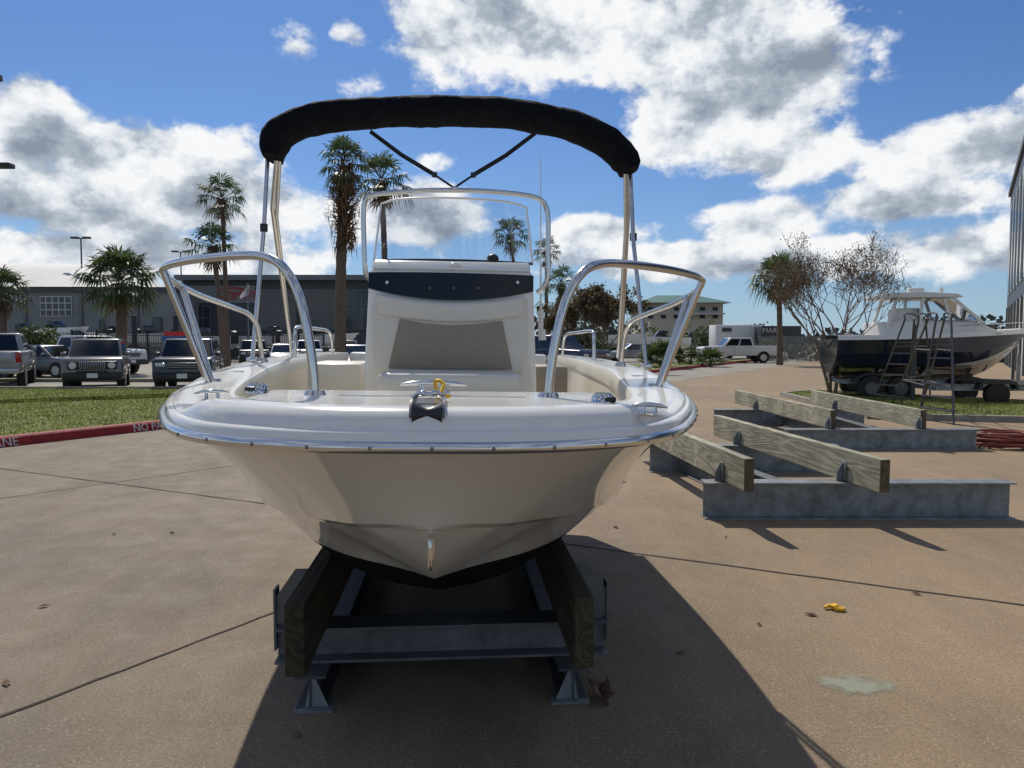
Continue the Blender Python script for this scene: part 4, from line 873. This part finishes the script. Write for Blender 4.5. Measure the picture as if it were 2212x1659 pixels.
p=GP(BX,BD); tr=thing('boat_trailer','galvanised tandem trailer carrying the navy and white boat','trailer',p,-YAW+R(BR))
mb=MB()
for y in (-.8,.8): mb.bar((-2.4,y,.50),(1.5,y,.50),.08,.12); mb.bar((1.5,y,.50),(2.9,0,.48),.08,.10)
for x in (-2.3,-1.2,0,1.3): mb.bar((x,-.8,.49),(x,.8,.49),.08,.1)
build(mb,'frame','galv',tr,world=False)
for y in (-.6,.6): mb=MB(); mb.bar((-2.2,y,.62),(1.1,y,.68),.1,.1); build(mb,'bunk','woodd',tr,world=False)
for y in (-1.0,1.0):
    for x in (-1.6,-.85):
        mb=MB(); mb.cyl((x,y-.12,.33),(x,y+.12,.33),.33,20); w_=build(mb,'wheel','rubber',tr,world=False,bevel=.02)
        mb=MB(); mb.cyl((x,y-.135,.33),(x,y+.135,.33),.17,14); build(mb,'rim','galvd',w_,world=False)
    mb=MB(); pr=[(-2.1,.48),(-2.0,.66),(-1.75,.74),(-.7,.74),(-.45,.66),(-.35,.48),(-.4,.48),(-.5,.61),(-.75,.69),(-1.7,.69),(-1.95,.61),(-2.05,.48)]; mb.prism([(x,y-.13,z) for x,z in pr],(0,.26,0)); build(mb,'fender','black',tr,world=False)
mb=MB(); mb.bar((2.5,0,.5),(2.5,0,1.25),.08,.08); mb.bar((2.8,0,.0),(2.8,0,.6),.07,.07); build(mb,'winch_post','galv',tr,world=False)
p=GP(2120,19.6); t2=thing('boat_trailer','low empty trailer with black fender in front of the blue boat bow','trailer',p,-YAW+R(-5)); mb=MB()
mb.bar((-1.4,-.6,.42),(1.4,-.6,.42),.08,.10); mb.bar((-1.4,.6,.42),(1.4,.6,.42),.08,.10); mb.bar((1.4,-.6,.42),(1.4,.6,.42),.08,.10); mb.bar((-1.4,-.6,.42),(-1.4,.6,.42),.08,.10); build(mb,'frame','galv',t2,world=False)
for y in (-.75,.75): mb=MB(); mb.cyl((0,y-.1,.29),(0,y+.1,.29),.29,18); build(mb,'wheel','rubber',t2,world=False,bevel=.02); mb=MB(); mb.prism([(x,y-.12,z) for x,z in ((-.5,.42),(-.42,.6),(-.2,.66),(.2,.66),(.42,.6),(.5,.42),(.42,.42),(.36,.55),(-.36,.55),(-.42,.42))],(0,.24,0)); build(mb,'fender','black',t2,world=False)
def steps(label,pxs,dtop):
    a0,a1,b0,b1=[WG(*q) for q in pxs[:4]]; t0,t1,u0,u1=[WD(q[0],q[1],q[2]) for q in pxs[4:]]
    r=thing('boarding_ladder',label,'ladder',(a0+b1)/2)
    for a,b in ((a0,t0),(a1,t1),(b0,u0),(b1,u1)): mb=MB(); mb.tube([a,b],.022,8); build(mb,'leg','steelp',r)
    for k in range(1,7):
        f=k/8; mb=MB(); mb.bar(a0.lerp(t0,f),a1.lerp(t1,f),.12,.025); build(mb,'step','steelp',r)
    mb=MB()
    for f in (.35,.7): mb.tube([b0.lerp(u0,f),b1.lerp(u1,f)],.015,6); mb.tube([a1.lerp(t1,f),b1.lerp(u1,f)],.015,6); mb.tube([a0.lerp(t0,f),b0.lerp(u0,f)],.015,6)
    build(mb,'brace','steelp',r)
    for a,b in ((t0,u0),(t1,u1)): mb=MB(); mb.tube(catmull([a,a+V((0,0,.12)),b+V((0,0,.12)),b],5),.02,8); build(mb,'handrail','steelp',r)
M['steelp']=mat('painted_grey_tube',(.10,.10,.11),.5,.3)
steps('grey tubular boarding steps nearer the camera in front of the blue boat',[(1985,905),(2060,918),(1925,878),(1990,885),(2022,690,15.0),(2055,690,15.0),(2005,690,15.6),(2040,690,15.6)],15)
steps('grey tubular boarding steps left of the nearer pair',[(1885,872),(1945,880),(1960,862),(2010,868),(1955,690,17.5),(1985,690,17.5),(1975,690,18.2),(2000,690,18.2)],17)
p=WG(2170,966); mb=MB(); pts=[]
for k in range(200):
    a=k/16*2*math.pi; rr_=.28+.13*math.sin(k*.07)+random.uniform(-.01,.01); pts.append(p+V((math.cos(a)*rr_*1.3,math.sin(a)*rr_*.8,.03+.0009*k+.02*abs(math.sin(k*.31)))))
mb.tube(pts,.018,6); o=build(mb,'hose','hose',None); tag(o,'coiled red-brown hose on the concrete at the right edge','hose')
for i,(px,dd_,py) in enumerate(((1974,19.5,705),(2189,26,735))):
    mb=MB(); p=GP(px,dd_); mb.cyl(p,p+V((0,0,zp(py,dd_))),.05,12); mb.sph(p+V((0,0,zp(py,dd_))),.05); o=build(mb,'bollard','walld'); tag(o,('dark slim post in front of the blue boat hull','dark post near the corner of the tall blue building')[i],'post')
p=WG(1803,1318); mb=MB(); mb.tube(catmull([p+V((-.055,.01,.012)),p+V((-.02,.03,.02)),p+V((.01,.0,.015)),p+V((.05,-.01,.012)),p+V((.03,-.03,.012)),p+V((-.01,-.02,.014))],5),.010,6); mb.box(p+V((.0,.01,.02)),(.05,.03,.02),Matrix.Rotation(.5,3,'Z')); o=build(mb,'cleat_wedge','yellow'); tag(o,'small twisted yellow plastic piece lying on the concrete at right','debris')
p=WG(1297,1512); mb=MB(); rws=[]
for i in range(7):
    rws.append([p+V(((i/6-.5)*.09+random.uniform(-.01,.01),(j/6-.5)*.14,.03+.035*math.sin(i*1.3+j)*math.cos(j*.9)+.03*(j/6))) for j in range(7)])
mb.grid(rws); o=build(mb,'dry_leaf','dirt'); tag(o,'large curled brown leaf beside the right foot of the boat stand','leaf')
for i,(px,py) in enumerate(((246,1157),(372,1153),(95,1312),(1470,1412),(1640,1352),(1568,1162),(1752,1330),(14,1478),(1980,1285),(640,1590),(1330,1140))):
    p=WG(px,py,.0); s=random.uniform(.012,.028); a=random.uniform(0,3); mb=MB(); u=V((math.cos(a),math.sin(a),0))*s*1.6; w=V((-math.sin(a),math.cos(a),0))*s*.7
    mb.grid([[p-u+V((0,0,.006)),p-u*.2-w+V((0,0,.012)),p+u+V((0,0,.008))],[p-u+V((0,0,.006)),p+w*.2+V((0,0,.02)),p+u+V((0,0,.01))],[p-u+V((0,0,.007)),p+w+V((0,0,.008)),p+u+V((0,0,.012))]])
    o=build(mb,'dry_leaf','dirt',recalc=False); tag(o,'tiny dry leaf lying on the bare concrete','leaf','scattered dry leaves on the concrete')
# ------------------------------------------------------------ light and sky
EL=R(46); sd=V((-.24,.97,0)).normalized(); sunv=V((sd.x*math.cos(EL),sd.y*math.cos(EL),math.sin(EL)))
sl=bpy.data.lights.new('sun','SUN'); sl.energy=4.1; sl.angle=R(.5); sl.color=(1,.93,.82); so=bpy.data.objects.new('sun',sl); COL.objects.link(so); so.rotation_euler=(-sunv).to_track_quat('-Z','Y').to_euler()
wd=bpy.data.worlds.new('World'); scene.world=wd; wd.use_nodes=True; nt=wd.node_tree; n=nt.nodes; Lk=nt.links.new; bg=n['Background']; wo=n['World Output']
try: wd.cycles.sampling_method='MANUAL'; wd.cycles.sample_map_resolution=256
except Exception: pass
sky=n.new('ShaderNodeTexSky'); sky.sky_type='NISHITA'; sky.sun_disc=False; sky.sun_elevation=EL; sky.sun_rotation=math.atan2(sd.x,sd.y); sky.air_density=1.0; sky.dust_density=.3; sky.ozone_density=2.5
blobs=[(1130,65,290,130),(1450,50,360,150),(1700,150,190,140),(1580,260,250,100),(1690,335,190,75),(2090,325,230,80),(1960,430,230,50),(2110,540,230,60),
(60,270,120,95),(300,335,270,80),(170,440,290,95),(500,440,250,95),(250,550,480,60),(1290,500,130,40),(1640,475,150,50),(1600,560,560,45),(900,470,240,75),(950,350,60,25),(1400,340,50,30),
(640,105,75,58),(757,80,55,46),(768,170,90,46)]
def dirang(px,py): r_=ray(px,py).normalized(); return (math.atan2(r_.x,r_.y),math.asin(r_.z))
def M1(op,a,b=None,c=None):
    m=n.new('ShaderNodeMath'); m.operation=op
    for i,x in enumerate((a,b,c)):
        if x is None: continue
        if isinstance(x,(int,float)): m.inputs[i].default_value=x
        else: Lk(x,m.inputs[i])
    return m.outputs[0]
tc=n.new('ShaderNodeTexCoord'); sp=n.new('ShaderNodeSeparateXYZ'); Lk(tc.outputs['Generated'],sp.inputs[0])
az=M1('ARCTAN2',sp.outputs[0],sp.outputs[1]); el=M1('ARCSINE',sp.outputs[2]); cb=n.new('ShaderNodeCombineXYZ'); Lk(az,cb.inputs[0]); Lk(el,cb.inputs[1]); P0=cb.outputs[0]
prev=None
for (px,py,rx,ry) in blobs:
    u,v=dirang(px,py); q=n.new('ShaderNodeVectorMath'); q.operation='MULTIPLY_ADD'; Lk(P0,q.inputs[0]); q.inputs[1].default_value=(F/rx,F/ry,0)
    small=.72 if rx<95 else 0
    q.inputs[2].default_value=(-u*F/rx,-v*F/ry,small)
    l=n.new('ShaderNodeVectorMath'); l.operation='LENGTH'; Lk(q.outputs[0],l.inputs[0])
    prev=l.outputs['Value'] if prev is None else M1('SMOOTH_MIN',prev,l.outputs['Value'],.25)
f0=M1('SUBTRACT',1.0,prev)
def noise2(vec,sc,det,ro=.6,st=(1,1.45,1),off=(0,0,0)):
    mp=n.new('ShaderNodeMapping'); mp.inputs['Scale'].default_value=st; mp.inputs['Location'].default_value=off; Lk(vec,mp.inputs[0]); z=n.new('ShaderNodeTexNoise'); z.noise_dimensions='2D'; z.inputs['Scale'].default_value=sc; z.inputs['Detail'].default_value=det; z.inputs['Roughness'].default_value=ro; Lk(mp.outputs[0],z.inputs['Vector']); return z.outputs['Fac']
nC=noise2(P0,3.6,2); 
far=M1('MULTIPLY_ADD',nC,3.0,-1.5); aw=M1('MULTIPLY',M1('SUBTRACT',M1('ABSOLUTE',M1('SUBTRACT',az,YAW)),.66),8); f=M1('MAXIMUM',f0,M1('ADD',far,M1('MINIMUM',M1('MAXIMUM',aw,-6.0),0)))
f=M1('MINIMUM',f,.7)
nA=noise2(P0,9,9,.62); nB=noise2(P0,9,5,.58,off=(-.006,.035*1.45,0))
mpv=n.new('ShaderNodeVectorMath'); mpv.operation='MULTIPLY_ADD'; Lk(P0,mpv.inputs[0]); mpv.inputs[1].default_value=(1,1.3,1); cw=n.new('ShaderNodeCombineXYZ'); Lk(M1('MULTIPLY',nA,.09),cw.inputs[0]); Lk(M1('MULTIPLY',nB,.09),cw.inputs[1]); Lk(cw.outputs[0],mpv.inputs[2])
vo=n.new('ShaderNodeTexVoronoi'); vo.voronoi_dimensions='2D'; vo.inputs['Scale'].default_value=22; vo.inputs['Detail'].default_value=2; Lk(mpv.outputs[0],vo.inputs['Vector'])
puff=M1('MULTIPLY_ADD',vo.outputs['Distance'],-.4,.17)
D=M1('ADD',M1('ADD',M1('MULTIPLY',f,1.9),M1('MULTIPLY_ADD',nA,3.1,-1.6)),puff)
al=n.new('ShaderNodeMapRange'); al.interpolation_type='SMOOTHSTEP'; al.inputs['From Min'].default_value=-.22; al.inputs['From Max'].default_value=.55; Lk(D,al.inputs[0])
rel=M1('MULTIPLY',M1('SUBTRACT',nB,nA),1.9)
sh=M1('ADD',M1('MULTIPLY',f,.38),rel); sh=M1('ADD',sh,M1('MULTIPLY',puff,-.5)); sh=M1('ADD',sh,M1('MULTIPLY_ADD',nC,1.1,-.53)); sh=M1('ADD',sh,M1('MULTIPLY_ADD',nB,.7,-.35))
cr=n.new('ShaderNodeValToRGB'); Lk(sh,cr.inputs[0]); e=cr.color_ramp.elements; e[0].position=.0; e[0].color=(.93,.94,.95,1); e[1].position=1.0; e[1].color=(.26,.30,.37,1)
x=e.new(.25); x.color=(.75,.79,.84,1); x=e.new(.55); x.color=(.45,.51,.59,1)
tint=n.new('ShaderNodeMix'); tint.data_type='RGBA'; tint.blend_type='MULTIPLY'; tint.inputs[0].default_value=1; Lk(sky.outputs[0],tint.inputs[6]); tint.inputs[7].default_value=(.038,.058,.086,1)
hz=n.new('ShaderNodeMix'); hz.data_type='RGBA'; hf=M1('MULTIPLY',M1('EXPONENT',M1('MULTIPLY',M1('MAXIMUM',el,0.0),-8.5)),.82); Lk(hf,hz.inputs[0]); Lk(tint.outputs[2],hz.inputs[6]); hz.inputs[7].default_value=(.42,.56,.68,1)
mx=n.new('ShaderNodeMix'); mx.data_type='RGBA'; Lk(al.outputs[0],mx.inputs[0]); Lk(hz.outputs[2],mx.inputs[6]); Lk(cr.outputs[0],mx.inputs[7])
Lk(mx.outputs[2],bg.inputs[0]); bg.inputs[1].default_value=1.0
scene.view_settings.view_transform='Standard'; scene.view_settings.look='None'; scene.view_settings.exposure=0
